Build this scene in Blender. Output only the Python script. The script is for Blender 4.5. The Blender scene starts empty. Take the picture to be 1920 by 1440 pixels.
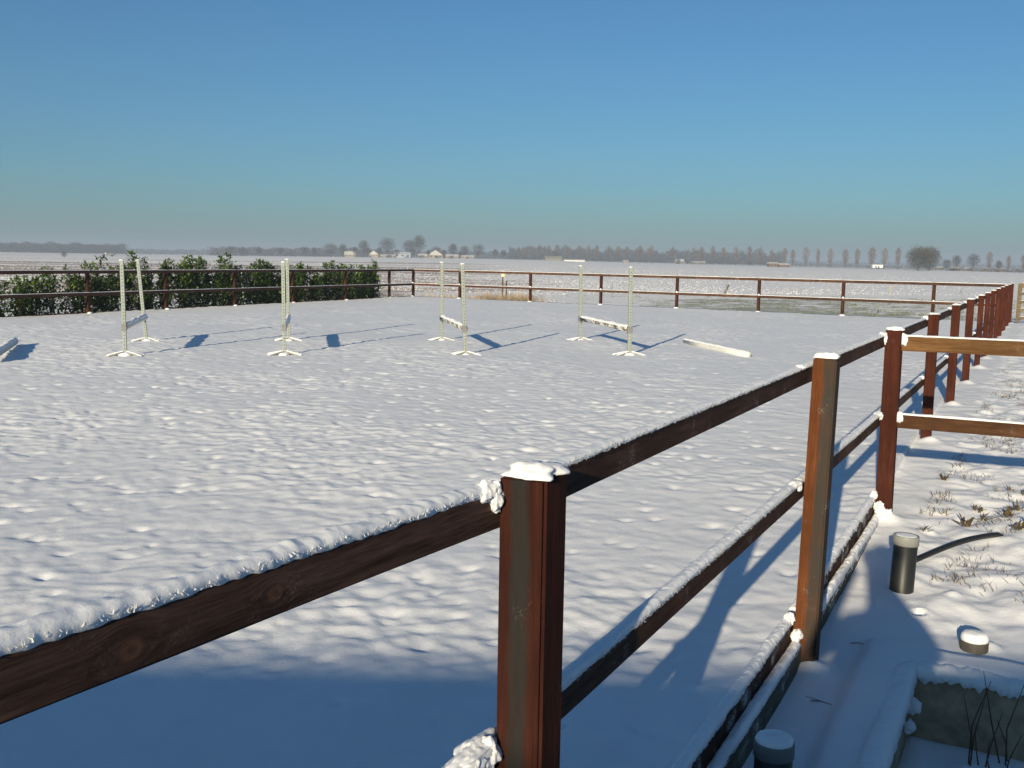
import bpy, bmesh, math, random
import numpy as np
from mathutils import Vector, Matrix

# ------------------------------------------------------------------ camera, sky, sun, exposure
scene = bpy.context.scene
COL = scene.collection
CAM_H, PITCH, ROLL = 1.75, 0.1208, 0.0173
cam_data = bpy.data.cameras.new('camera')
cam = bpy.data.objects.new('camera', cam_data)
COL.objects.link(cam)
cam_data.sensor_fit = 'HORIZONTAL'
cam_data.sensor_width = 36.0
cam_data.lens = 36.0 * 1930.0 / 1920.0
cam_data.clip_start, cam_data.clip_end = 0.05, 20000
cam.matrix_world = (Matrix.Translation((0, 0, CAM_H)) @ Matrix.Rotation(math.pi / 2 - PITCH, 4, 'X')
                    @ Matrix.Rotation(ROLL, 4, 'Z'))
scene.camera = cam

SUN_AZ, SUN_EL = math.radians(19.3), math.radians(15.1)      # light travels towards (sin az, cos az)
world = bpy.data.worlds.new('World')
scene.world = world
world.use_nodes = True
wn = world.node_tree
wn.nodes.clear()
sky = wn.nodes.new('ShaderNodeTexSky')
sky.sky_type = 'NISHITA'
sky.sun_disc = False
sky.sun_elevation = SUN_EL
sky.sun_rotation = math.pi + SUN_AZ
sky.altitude = 0
sky.air_density = 1.0
sky.dust_density = 0.8
sky.ozone_density = 3.0
bg = wn.nodes.new('ShaderNodeBackground')
bg.inputs['Strength'].default_value = 0.067
wo = wn.nodes.new('ShaderNodeOutputWorld')
wb = wn.nodes.new('ShaderNodeMix')          # cool white balance of the whole sky
wb.data_type = 'RGBA'
wb.blend_type = 'MULTIPLY'
wb.inputs[0].default_value = 1.0
wb.inputs[7].default_value = (0.435, 0.758, 0.955, 1)
wn.links.new(sky.outputs[0], wb.inputs[6])
wn.links.new(wb.outputs[2], bg.inputs[0])
wn.links.new(bg.outputs[0], wo.inputs[0])

sl = bpy.data.lights.new('sun', 'SUN')
sl.energy = 4.55
sl.angle = math.radians(0.53)
sl.color = (1.0, 0.865, 0.63)
sun = bpy.data.objects.new('sun', sl)
COL.objects.link(sun)
sdir = Vector((math.sin(SUN_AZ) * math.cos(SUN_EL), math.cos(SUN_AZ) * math.cos(SUN_EL), -math.sin(SUN_EL)))
sun.rotation_euler = sdir.to_track_quat('-Z', 'Y').to_euler()
sun.location = (-10, -30, 20)

vs = scene.view_settings
vs.view_transform = 'Standard'
vs.look = 'None'
vs.exposure = 0.50
vs.gamma = 1.0
vs.use_curve_mapping = False
scene.render.engine = 'CYCLES'
cy = scene.cycles
cy.max_bounces = 6
cy.diffuse_bounces = 3
cy.glossy_bounces = 2
cy.transmission_bounces = 2
cy.volume_bounces = 0
cy.transparent_max_bounces = 4
cy.use_denoising = True
try:
    cy.denoiser = 'OPENIMAGEDENOISE'
except Exception:
    pass
cy.sample_clamp_indirect = 4.0

random.seed(7)
RNG = np.random.default_rng(11)

# ------------------------------------------------------------------ helpers
def perlin(x, y, seed=0):
    r = np.random.default_rng(seed)
    perm = r.permutation(256)
    perm = np.concatenate([perm, perm])
    ang = r.uniform(0, 2 * np.pi, 256)
    gx, gy = np.cos(ang), np.sin(ang)
    xi = np.floor(x).astype(int); yi = np.floor(y).astype(int)
    xf = x - xi; yf = y - yi
    xi &= 255; yi &= 255
    u = xf * xf * xf * (xf * (xf * 6 - 15) + 10)
    v = yf * yf * yf * (yf * (yf * 6 - 15) + 10)
    def g(ix, iy, dx, dy):
        h = perm[perm[ix & 255] + (iy & 255)]
        return gx[h] * dx + gy[h] * dy
    a = g(xi, yi, xf, yf); b = g(xi + 1, yi, xf - 1, yf)
    c = g(xi, yi + 1, xf, yf - 1); d = g(xi + 1, yi + 1, xf - 1, yf - 1)
    return (a + u * (b - a)) * (1 - v) + (c + u * (d - c)) * v * 1.0

def fbm(x, y, seed=0, octv=4, lac=2.03, gain=0.5):
    t = 0; a = 1.0
    for k in range(octv):
        t = t + a * perlin(x, y, seed + k * 17)
        x = x * lac + 3.1; y = y * lac + 7.7; a *= gain
    return t

def sstep(a, b, x):
    t = np.clip((x - a) / (b - a), 0, 1)
    return t * t * (3 - 2 * t)

def link(o, parent=None):
    COL.objects.link(o)
    if parent is not None:
        o.parent = parent
    return o

def tag(o, label=None, cat=None, group=None, kind=None):
    if label: o['label'] = label
    if cat: o['category'] = cat
    if group: o['group'] = group
    if kind: o['kind'] = kind
    return o

def empty(name, loc, label, cat, group=None, rotz=0):
    o = bpy.data.objects.new(name, None)
    o.empty_display_size = 0.2
    COL.objects.link(o)
    o.location = loc
    o.rotation_euler = (0, 0, rotz)
    return tag(o, label, cat, group)

def mesh_from(name, verts, faces, mat=None, smooth=False):
    me = bpy.data.meshes.new(name)
    me.from_pydata([tuple(v) for v in verts], [], [tuple(f) for f in faces])
    if mat is not None: me.materials.append(mat)
    if smooth: me.shade_smooth()
    me.update()
    return me

def mesh_np(name, co, quads=None, tris=None, mat=None, smooth=True):
    me = bpy.data.meshes.new(name)
    me.vertices.add(len(co))
    me.vertices.foreach_set('co', np.ascontiguousarray(co, dtype=np.float32).ravel())
    fs = quads if quads is not None else tris
    k = 4 if quads is not None else 3
    n = len(fs)
    me.loops.add(n * k)
    me.loops.foreach_set('vertex_index', np.ascontiguousarray(fs, dtype=np.int32).ravel())
    me.polygons.add(n)
    me.polygons.foreach_set('loop_start', np.arange(0, n * k, k, dtype=np.int32))
    me.polygons.foreach_set('loop_total', np.full(n, k, dtype=np.int32))
    if mat is not None: me.materials.append(mat)
    me.update(calc_edges=True)
    me.polygons.foreach_set('use_smooth', np.full(n, smooth, dtype=bool))
    me.update()
    return me

def grid_quads(nr, nc):
    i = np.arange((nr - 1) * (nc - 1)); r = i // (nc - 1); c = i % (nc - 1)
    a = r * nc + c
    return np.stack([a, a + 1, a + nc + 1, a + nc], 1)

def obj(name, me, parent=None):
    return link(bpy.data.objects.new(name, me), parent)

def box_mesh(name, sx, sy, sz, mat, bevel=0.004, centre=(0, 0, 0), wob=0.0, seg=1):
    """a bevelled box with dimensions sx sy sz; centre is its middle"""
    bm = bmesh.new()
    bmesh.ops.create_cube(bm, size=1.0)
    for v in bm.verts:
        v.co = Vector((v.co.x * sx, v.co.y * sy, v.co.z * sz))
    if bevel > 0:
        bmesh.ops.bevel(bm, geom=list(bm.edges), offset=bevel, segments=seg, affect='EDGES', profile=0.6)
    for v in bm.verts:
        v.co += Vector(centre)
    me = bpy.data.meshes.new(name)
    bm.to_mesh(me); bm.free()
    me.materials.append(mat)
    return me

def merge_meshes(name, parts, mat=None):
    """parts: list of (verts, faces)"""
    V, F = [], []
    for v, f in parts:
        o = len(V)
        V += [tuple(p) for p in v]
        F += [tuple(i + o for i in q) for q in f]
    return mesh_from(name, V, F, mat)

def tube_geo(pts, radii, n=8, cap=True):
    pts = [Vector(p) for p in pts]
    V, F = [], []
    for i, p in enumerate(pts):
        d = (pts[min(i + 1, len(pts) - 1)] - pts[max(i - 1, 0)]).normalized()
        up = Vector((0, 0, 1)) if abs(d.z) < 0.9 else Vector((1, 0, 0))
        a = d.cross(up).normalized(); b = a.cross(d)
        r = radii[i] if hasattr(radii, '__len__') else radii
        for k in range(n):
            t = 2 * math.pi * k / n
            V.append(p + a * math.cos(t) * r + b * math.sin(t) * r)
    for i in range(len(pts) - 1):
        for k in range(n):
            k2 = (k + 1) % n
            F.append((i * n + k, i * n + k2, (i + 1) * n + k2, (i + 1) * n + k))
    if cap:
        F.append(tuple(range(n - 1, -1, -1)))
        F.append(tuple(range((len(pts) - 1) * n, len(pts) * n)))
    return V, F

def box_geo(x0, x1, y0, y1, z0, z1):
    V = [(x0, y0, z0), (x1, y0, z0), (x1, y1, z0), (x0, y1, z0), (x0, y0, z1), (x1, y0, z1), (x1, y1, z1), (x0, y1, z1)]
    F = [(0, 3, 2, 1), (4, 5, 6, 7), (0, 1, 5, 4), (1, 2, 6, 5), (2, 3, 7, 6), (3, 0, 4, 7)]
    return V, F

def frame_AB(A, B):
    """matrix with local X from A to B, local Z up, origin A"""
    A = Vector(A); B = Vector(B)
    x = (B - A).normalized()
    y = Vector((0, 0, 1)).cross(x).normalized()
    z = x.cross(y)
    return Matrix((( x.x, y.x, z.x, A.x), (x.y, y.y, z.y, A.y), (x.z, y.z, z.z, A.z), (0, 0, 0, 1))), (B - A).length

ORD = ['first', 'second', 'third', 'fourth', 'fifth', 'sixth', 'seventh', 'eighth', 'ninth', 'tenth', 'eleventh', 'twelfth',
       'thirteenth', 'fourteenth', 'fifteenth', 'sixteenth', 'seventeenth', 'eighteenth', 'nineteenth', 'twentieth',
       'twenty-first', 'twenty-second', 'twenty-third', 'twenty-fourth', 'twenty-fifth', 'twenty-sixth', 'twenty-seventh',
       'twenty-eighth', 'twenty-ninth', 'thirtieth', 'thirty-first', 'thirty-second', 'thirty-third', 'thirty-fourth', 'thirty-fifth']

# ------------------------------------------------------------------ materials
class Nt:
    def __init__(self, name):
        self.m = bpy.data.materials.new(name)
        self.m.use_nodes = True
        self.t = self.m.node_tree
        self.t.nodes.clear()
        self.out = self.n('ShaderNodeOutputMaterial')
    def n(self, typ, **kw):
        nd = self.t.nodes.new(typ)
        for k, v in kw.items():
            setattr(nd, k, v)
        return nd
    def l(self, a, b):
        self.t.links.new(a, b)
    def setin(self, nd, key, val):
        if hasattr(val, 'is_linked') or hasattr(val, 'links'):
            self.l(val, nd.inputs[key])
        else:
            nd.inputs[key].default_value = val
    def coord(self, kind='Object', scale=(1, 1, 1), loc=(0, 0, 0)):
        tc = self.n('ShaderNodeTexCoord')
        mp = self.n('ShaderNodeMapping')
        self.l(tc.outputs[kind], mp.inputs[0])
        mp.inputs['Scale'].default_value = scale
        mp.inputs['Location'].default_value = loc
        return mp.outputs[0]
    def noise(self, vec, scale, detail=4, rough=0.55, dist=0.0, out='Fac'):
        nd = self.n('ShaderNodeTexNoise')
        self.l(vec, nd.inputs['Vector'])
        nd.inputs['Scale'].default_value = scale
        nd.inputs['Detail'].default_value = detail
        nd.inputs['Roughness'].default_value = rough
        nd.inputs['Distortion'].default_value = dist
        return nd.outputs[out]
    def ramp(self, fac, stops):
        nd = self.n('ShaderNodeValToRGB')
        self.l(fac, nd.inputs[0])
        cr = nd.color_ramp
        while len(cr.elements) < len(stops): cr.elements.new(0.5)
        for e, (p, c) in zip(cr.elements, stops):
            e.position = p
            e.color = (*c, 1) if hasattr(c, '__len__') else (c, c, c, 1)
        return nd.outputs[0]
    def mix(self, fac, a, b):
        nd = self.n('ShaderNodeMix', data_type='RGBA')
        self.setin(nd, 0, fac)
        for k, v in ((6, a), (7, b)):
            if hasattr(v, 'links'): self.l(v, nd.inputs[k])
            else: nd.inputs[k].default_value = (*v, 1)
        return nd.outputs[2]
    def math(self, op, a, b=None, clamp=False):
        nd = self.n('ShaderNodeMath', operation=op, use_clamp=clamp)
        self.setin(nd, 0, a)
        if b is not None: self.setin(nd, 1, b)
        return nd.outputs[0]
    def bump(self, h, strength=0.3, dist=0.01, normal=None):
        nd = self.n('ShaderNodeBump')
        self.l(h, nd.inputs['Height'])
        nd.inputs['Strength'].default_value = strength
        nd.inputs['Distance'].default_value = dist
        if normal is not None: self.l(normal, nd.inputs['Normal'])
        return nd.outputs[0]
    def bsdf(self, color, rough=0.6, spec=0.3, normal=None, metal=0.0):
        b = self.n('ShaderNodeBsdfPrincipled')
        if hasattr(color, 'links'): self.l(color, b.inputs['Base Color'])
        else: b.inputs['Base Color'].default_value = (*color, 1)
        self.setin(b, 'Roughness', rough)
        b.inputs['Specular IOR Level'].default_value = spec
        b.inputs['Metallic'].default_value = metal
        if normal is not None: self.l(normal, b.inputs['Normal'])
        self.l(b.outputs[0], self.out.inputs[0])
        return b

SNOW = (0.88, 0.885, 0.90)

def snow_material(name, fine=1.0, coarse=45, sss=False):
    N = Nt(name)
    v = N.coord('Object')
    a = N.noise(v, coarse, 5, 0.65)
    b = N.noise(v, 420, 2, 0.6)
    h = N.math('ADD', N.math('MULTIPLY', a, 0.6), N.math('MULTIPLY', b, 0.25))
    nb = N.bump(h, 0.45 * fine, 0.012)
    tone = N.mix(N.ramp(N.noise(v, 3.0, 3), [(0.35, 0.0), (0.7, 1.0)]), SNOW, (0.84, 0.845, 0.86))
    b = N.bsdf(tone, 0.75, 0.12, nb)
    if sss:
        b.inputs['Subsurface Weight'].default_value = 0.6
        b.inputs['Subsurface Radius'].default_value = (1.0, 1.0, 1.15)
        b.inputs['Subsurface Scale'].default_value = 0.008
    return N.m

M_SNOW = snow_material('snow_surface')
M_SNOWCAP = snow_material('snow_clinging', 0.45, 130, True)

def wood_material(name, dark, light, axis='X', frost=0.15, stain=None, knots=(), grain=1.0, rough=0.85):
    N = Nt(name)
    sc = {'X': (1.0, 16, 16), 'Z': (16, 16, 1.0)}[axis]
    oi = N.n('ShaderNodeObjectInfo')
    tc = N.n('ShaderNodeTexCoord')
    off = N.n('ShaderNodeVectorMath', operation='ADD')
    mul = N.n('ShaderNodeVectorMath', operation='SCALE')
    comb = N.n('ShaderNodeCombineXYZ')
    for k in range(3): N.l(oi.outputs['Random'], comb.inputs[k])
    N.l(comb.outputs[0], mul.inputs[0]); mul.inputs['Scale'].default_value = 37.0
    N.l(tc.outputs['Object'], off.inputs[0]); N.l(mul.outputs[0], off.inputs[1])
    base = tc.outputs['Object']
    vec = off.outputs[0]
    kmask = None
    for (kx, ky, kr) in knots:          # knots: grain bends round them on the face (local X, local Z)
        vm = N.n('ShaderNodeVectorMath', operation='SUBTRACT'); N.l(base, vm.inputs[0]); vm.inputs[1].default_value = (kx, 0, ky)
        vs_ = N.n('ShaderNodeVectorMath', operation='MULTIPLY'); N.l(vm.outputs[0], vs_.inputs[0]); vs_.inputs[1].default_value = (0.7, 0.0, 1.0)
        ln = N.n('ShaderNodeVectorMath', operation='LENGTH'); N.l(vs_.outputs[0], ln.inputs[0])
        k = N.ramp(ln.outputs['Value'], [(0.0, 0.25), (kr * 0.55, 0.3), (kr * 0.8, 1.0), (kr * 1.1, 0.9), (kr * 1.5, 0.0)])
        kmask = k if kmask is None else N.math('MAXIMUM', kmask, k)
        # push the grain aside
        push = N.ramp(ln.outputs['Value'], [(0.0, 1.0), (kr * 5, 0.0)])
        sgn = N.n('ShaderNodeVectorMath', operation='SCALE'); N.l(vm.outputs[0], sgn.inputs[0]); N.l(N.math('MULTIPLY', push, -0.75), sgn.inputs['Scale'])
        ad = N.n('ShaderNodeVectorMath', operation='ADD'); N.l(vec, ad.inputs[0]); N.l(sgn.outputs[0], ad.inputs[1])
        vec = ad.outputs[0]
    mp = N.n('ShaderNodeMapping'); N.l(vec, mp.inputs[0]); mp.inputs['Scale'].default_value = sc
    g1 = N.noise(mp.outputs[0], 2.2, 6, 0.6, 0.6)
    g2 = N.noise(mp.outputs[0], 9.0, 4, 0.6, 0.2)
    g = N.math('ADD', N.math('MULTIPLY', g1, 0.6), N.math('MULTIPLY', g2, 0.4))
    blot = N.noise(vec, 2.5, 4, 0.6)
    mid = tuple((a + b) / 2 for a, b in zip(dark, light))
    col = N.ramp(g, [(0.38, dark), (0.5, mid), (0.62, light)])
    dk = tuple(c * 0.55 for c in mid)
    col = N.mix(N.ramp(blot, [(0.35, 0.75), (0.6, 0.0)]), col, dk)
    if kmask is not None:
        col = N.mix(N.math('MULTIPLY', kmask, 0.45), col, (light[0] * 1.5, light[1] * 1.2, light[2] * 1.0))
    if stain is not None:               # grey-green weathered streak down the post
        c, hw, scol = stain
        sx = N.n('ShaderNodeSeparateXYZ'); N.l(base, sx.inputs[0])
        wv = N.noise(N.coord('Object', (1, 1, 1.0)), 6.0, 6, 0.7)
        x = N.math('ADD', sx.outputs[0], N.math('MULTIPLY', N.math('SUBTRACT', wv, 0.5), 0.045))
        dd = N.math('ABSOLUTE', N.math('SUBTRACT', x, c))
        ms = N.math('MULTIPLY', N.ramp(dd, [(max(hw - 0.010, 0), 0.95), (hw + 0.005, 0.0)]), N.ramp(N.noise(N.coord('Object', (3, 3, 0.6)), 9.0, 5, 0.7), [(0.3, 0.55), (0.6, 1.0)]))
        col = N.mix(ms, col, scol)
    if frost > 0:
        v3 = N.coord('Object')
        fz = N.math('MULTIPLY', N.noise(v3, 150, 3, 0.7), N.noise(v3, 7, 4, 0.6))
        col = N.mix(N.ramp(fz, [(0.36 - 0.06 * frost, 0.0), (0.5 - 0.06 * frost, min(1, frost * 2.5))]), col, (0.7, 0.72, 0.75))
    nb = N.bump(g, 0.8 * grain, 0.006)
    N.bsdf(col, rough, 0.10, nb)
    return N.m

RD = (0.040, 0.020, 0.014); RL = (0.105, 0.054, 0.038)
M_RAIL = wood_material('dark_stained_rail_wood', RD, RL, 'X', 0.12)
M_RAIL_KNOT = wood_material('dark_rail_wood_with_knots', (0.030, 0.016, 0.012), (0.125, 0.070, 0.050), 'X', 0.03,
                            knots=((0.83, -0.048, 0.010), (1.13, -0.054, 0.011)))
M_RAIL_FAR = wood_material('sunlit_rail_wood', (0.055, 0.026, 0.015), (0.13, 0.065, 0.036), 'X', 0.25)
M_RAIL_NEW = wood_material('honey_rail_wood', (0.095, 0.045, 0.017), (0.205, 0.11, 0.045), 'X', 0.05)
M_RAIL_BR = wood_material('brown_rail_wood', (0.045, 0.020, 0.010), (0.11, 0.052, 0.024), 'X', 0.05)
M_POST = wood_material('red_hardwood_post', (0.040, 0.011, 0.007), (0.088, 0.026, 0.014), 'Z', 0.06)
M_POST_FAR = wood_material('dark_far_post', (0.035, 0.014, 0.009), (0.085, 0.034, 0.020), 'Z', 0.1)
M_POST1 = wood_material('dark_red_post_with_streak', (0.026, 0.008, 0.006), (0.056, 0.017, 0.010), 'Z', 0.05,
                        stain=(-0.004, 0.025, (0.022, 0.024, 0.022)))
M_POST2 = wood_material('orange_post_with_grey_side', (0.085, 0.028, 0.010), (0.165, 0.058, 0.020), 'Z', 0.16,
                        stain=(0.040, 0.047, (0.042, 0.040, 0.034)))
M_BOARD = wood_material('frosted_kick_board', (0.035, 0.016, 0.010), (0.085, 0.040, 0.025), 'X', 1.1)
M_EDGE = wood_material('grey_edging', (0.07, 0.062, 0.045), (0.16, 0.145, 0.11), 'X', 0.6)
M_GATE = wood_material('weathered_gate_wood', (0.13, 0.095, 0.055), (0.30, 0.23, 0.14), 'X', 0.15)

def plain(name, col, rough=0.6, spec=0.3, var=0.25, scale=8, metal=0.0, bump=0.0):
    N = Nt(name)
    v = N.coord('Object')
    f = N.noise(v, scale, 5, 0.6)
    c = N.mix(N.ramp(f, [(0.3, 0.0), (0.7, 1.0)]), tuple(x * (1 - var) for x in col), tuple(min(1, x * (1 + var)) for x in col))
    nb = N.bump(f, bump, 0.01) if bump else None
    N.bsdf(c, rough, spec, nb, metal)
    return N.m

M_GALV = plain('galvanised_upright', (0.29, 0.32, 0.285), 0.5, 0.4, 0.12, 14, 0.0)
M_HOLE = plain('punched_hole_dark', (0.05, 0.05, 0.05), 0.8, 0.1)
M_CUP = plain('dull_steel_cup', (0.20, 0.20, 0.19), 0.5, 0.4, 0.2)
M_PVC = plain('dark_grey_pipe', (0.018, 0.020, 0.019), 0.45, 0.35, 0.12, 6)
M_PVCCAP = plain('pale_grey_pipe_cap', (0.24, 0.24, 0.22), 0.45, 0.4, 0.10, 6)
M_PVCCAP2 = plain('grey_pipe_cap', (0.16, 0.16, 0.155), 0.45, 0.4, 0.10, 6)
M_STUBPIPE = plain('weathered_brown_pipe', (0.10, 0.088, 0.07), 0.6, 0.3, 0.25, 20)
M_HOSE = plain('black_hose', (0.015, 0.015, 0.015), 0.45, 0.4, 0.1)
M_CONC = plain('weathered_concrete', (0.40, 0.30, 0.20), 0.85, 0.2, 0.35, 9, 0, 0.4)
M_STEM = plain('dry_stem', (0.11, 0.07, 0.045), 0.8, 0.1)
M_BARK = plain('bark', (0.10, 0.08, 0.06), 0.9, 0.1)

def leaf_material(name, a, b, rough=0.35):
    N = Nt(name)
    geo = N.n('ShaderNodeNewGeometry')
    col = N.ramp(geo.outputs['Random Per Island'], [(0.0, a), (0.75, b), (1.0, tuple(x * 1.5 for x in b))])
    N.bsdf(col, rough, 0.5)
    return N.m
M_LAUREL = leaf_material('laurel_leaf', (0.022, 0.050, 0.011), (0.105, 0.16, 0.032), 0.36)
M_WEED = leaf_material('weed_leaf', (0.06, 0.030, 0.012), (0.10, 0.075, 0.024), 0.6)
M_TUFT = leaf_material('dry_grass_blade', (0.07, 0.05, 0.03), (0.17, 0.13, 0.075), 0.8)
M_REED = leaf_material('tan_reed', (0.22, 0.15, 0.08), (0.42, 0.31, 0.18), 0.8)
M_MEADOW = leaf_material('meadow_blade', (0.05, 0.07, 0.02), (0.14, 0.16, 0.055), 0.8)
M_TWIG = leaf_material('bare_twig', (0.030, 0.026, 0.022), (0.065, 0.056, 0.046), 0.9)
M_POPLAR = leaf_material('poplar_twig', (0.08, 0.058, 0.045), (0.15, 0.11, 0.085), 0.9)
M_BROWNTREE = leaf_material('brown_foliage', (0.03, 0.026, 0.014), (0.075, 0.06, 0.032), 0.9)

# ------------------------------------------------------------------ layout in metres (fence frame: s along the right fence, n outwards)
P1 = np.array([0.0545, 2.344]); TH = 0.4774
E = np.array([math.sin(TH), math.cos(TH)]); NV = np.array([E[1], -E[0]])
CR = P1 + E * 34.244
TF = 0.5884; NF = np.array([-math.cos(TF), math.sin(TF)])
CL = CR + NF * 24.388
TL = 0.4208; DL = np.array([math.sin(TL), math.cos(TL)])
def sn(s, n, z=0.0):
    q = P1 + E * s + NV * n
    return Vector((q[0], q[1], z))
def arena_z(s):
    return np.interp(s, [-6, 0, 3.4, 6.3, 9.3, 12], [-0.22, -0.195, -0.16, -0.075, -0.02, 0.0])
def yard_z(s):
    return np.interp(s, [-6, 0, 2.3, 3.4, 4.4, 5.0, 6.3, 9.3, 12.2, 34, 44], [-0.47, -0.45, -0.42, -0.39, -0.335, -0.295, -0.21, -0.05, 0.0, 0.0, -0.2])
FIELD_Z = -0.30

# ------------------------------------------------------------------ arena snow
def make_arena():
    sv = [-5.0]
    while sv[-1] < 34.2:
        s = sv[-1]
        sv.append(s + (0.1 if s < -1 else 0.024 if s < 7 else 0.024 + (s - 7) * 0.0033))
    sv[-1] = 34.3
    lv = [0.107]
    while lv[-1] < 24.5:
        l = lv[-1]
        lv.append(min(24.5, l + (0.026 if l < 6 else 0.026 + (l - 6) * 0.0035)))
    sv = np.array(sv); lv = np.array(lv) / 24.5
    S, U = np.meshgrid(sv, lv, indexing='ij')
    A = P1[None, None] + S[..., None] * E
    far = 34.244
    B = CL[None, None] - (far - S)[..., None] * DL * 1.0
    XY = A + (B - A) * U[..., None]
    X, Y = XY[..., 0], XY[..., 1]
    z = arena_z(S)
    wx = X + 0.12 * perlin(X * 1.3, Y * 1.3, 5); wy = Y + 0.12 * perlin(X * 1.3 + 9, Y * 1.3, 6)
    patch = 0.5 + 0.8 * sstep(-0.25, 0.35, fbm(X * 0.33, Y * 0.33, 40, 3))
    rough = 0.010 * fbm(wx * 2.1, wy * 2.1, 1, 2) + 0.0105 * perlin(wx * 4.6, wy * 4.6, 2) + 0.0098 * perlin(wx * 9.0, wy * 9.0, 3) + 0.0040 * perlin(wx * 18, wy * 18, 4)
    rid = 1 - np.abs(perlin(wx * 3.1 + 4, wy * 3.1, 8)) * 2
    z = z + patch * (rough + 0.003 * rid) + 0.02 * perlin(X * 0.35, Y * 0.35, 9)
    # hoof dimples under the snow
    r = np.random.default_rng(3)
    nd = 3200
    ds = r.uniform(0, 33.5, nd); du = r.uniform(0.02, 0.98, nd)
    ds[:900] = r.uniform(1, 11, 900)
    du[:900] = r.uniform(0.01, 0.6, 900)
    WX = X + 0.035 * perlin(X * 9, Y * 9, 15); WY = Y + 0.035 * perlin(X * 9 + 4, Y * 9, 16)
    for k in range(nd):
        s0, u0 = ds[k], du[k]
        p = P1 + s0 * E; b = CL - (far - s0) * DL; p = p + (b - p) * u0
        rr = r.uniform(0.025, 0.065); dep = rr * r.uniform(0.12, 0.42)
        i0, i1 = np.searchsorted(sv, [s0 - 0.4, s0 + 0.4]); w = 0.4 / 24
        j0, j1 = np.searchsorted(lv, [u0 - w, u0 + w])
        if i1 <= i0 or j1 <= j0: continue
        xx = WX[i0:i1, j0:j1] - p[0]; yy = WY[i0:i1, j0:j1] - p[1]
        a = r.uniform(0, 3.14); c_, s_ = math.cos(a), math.sin(a)
        q = (xx * c_ + yy * s_) ** 2 + ((-xx * s_ + yy * c_) * r.uniform(1.0, 1.7)) ** 2
        z[i0:i1, j0:j1] -= dep * np.exp(-(q / rr ** 2))
    # edges: drifted up slightly against the boards, then a skirt
    edge = np.minimum(np.minimum(U * 24.5 - 0.107, (1 - U) * 24), (34.3 - S))
    z = z + 0.02 * np.exp(-edge / 0.25)
    co = np.stack([X, Y, z], -1)
    nr, nc = z.shape
    q = grid_quads(nr, nc)[:, ::-1]
    co = co.reshape(-1, 3)
    # skirts down the four sides
    border = np.concatenate([np.arange(nc), np.arange(1, nr) * nc + nc - 1, (nr - 1) * nc + np.arange(nc - 2, -1, -1), np.arange(nr - 2, -1, -1) * nc])
    low = co[border].copy(); low[:, 2] = -1.2
    base = len(co)
    co = np.concatenate([co, low])
    k = np.arange(len(border) - 1)
    sk = np.stack([border[k], border[k + 1], base + k + 1, base + k], 1)
    me = mesh_np('arena_snow', co, quads=np.concatenate([q, sk]), mat=M_SNOW)
    return tag(obj('riding_arena_ground', me), 'flat riding arena under trodden snow', 'ground', kind='structure')
make_arena()

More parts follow.
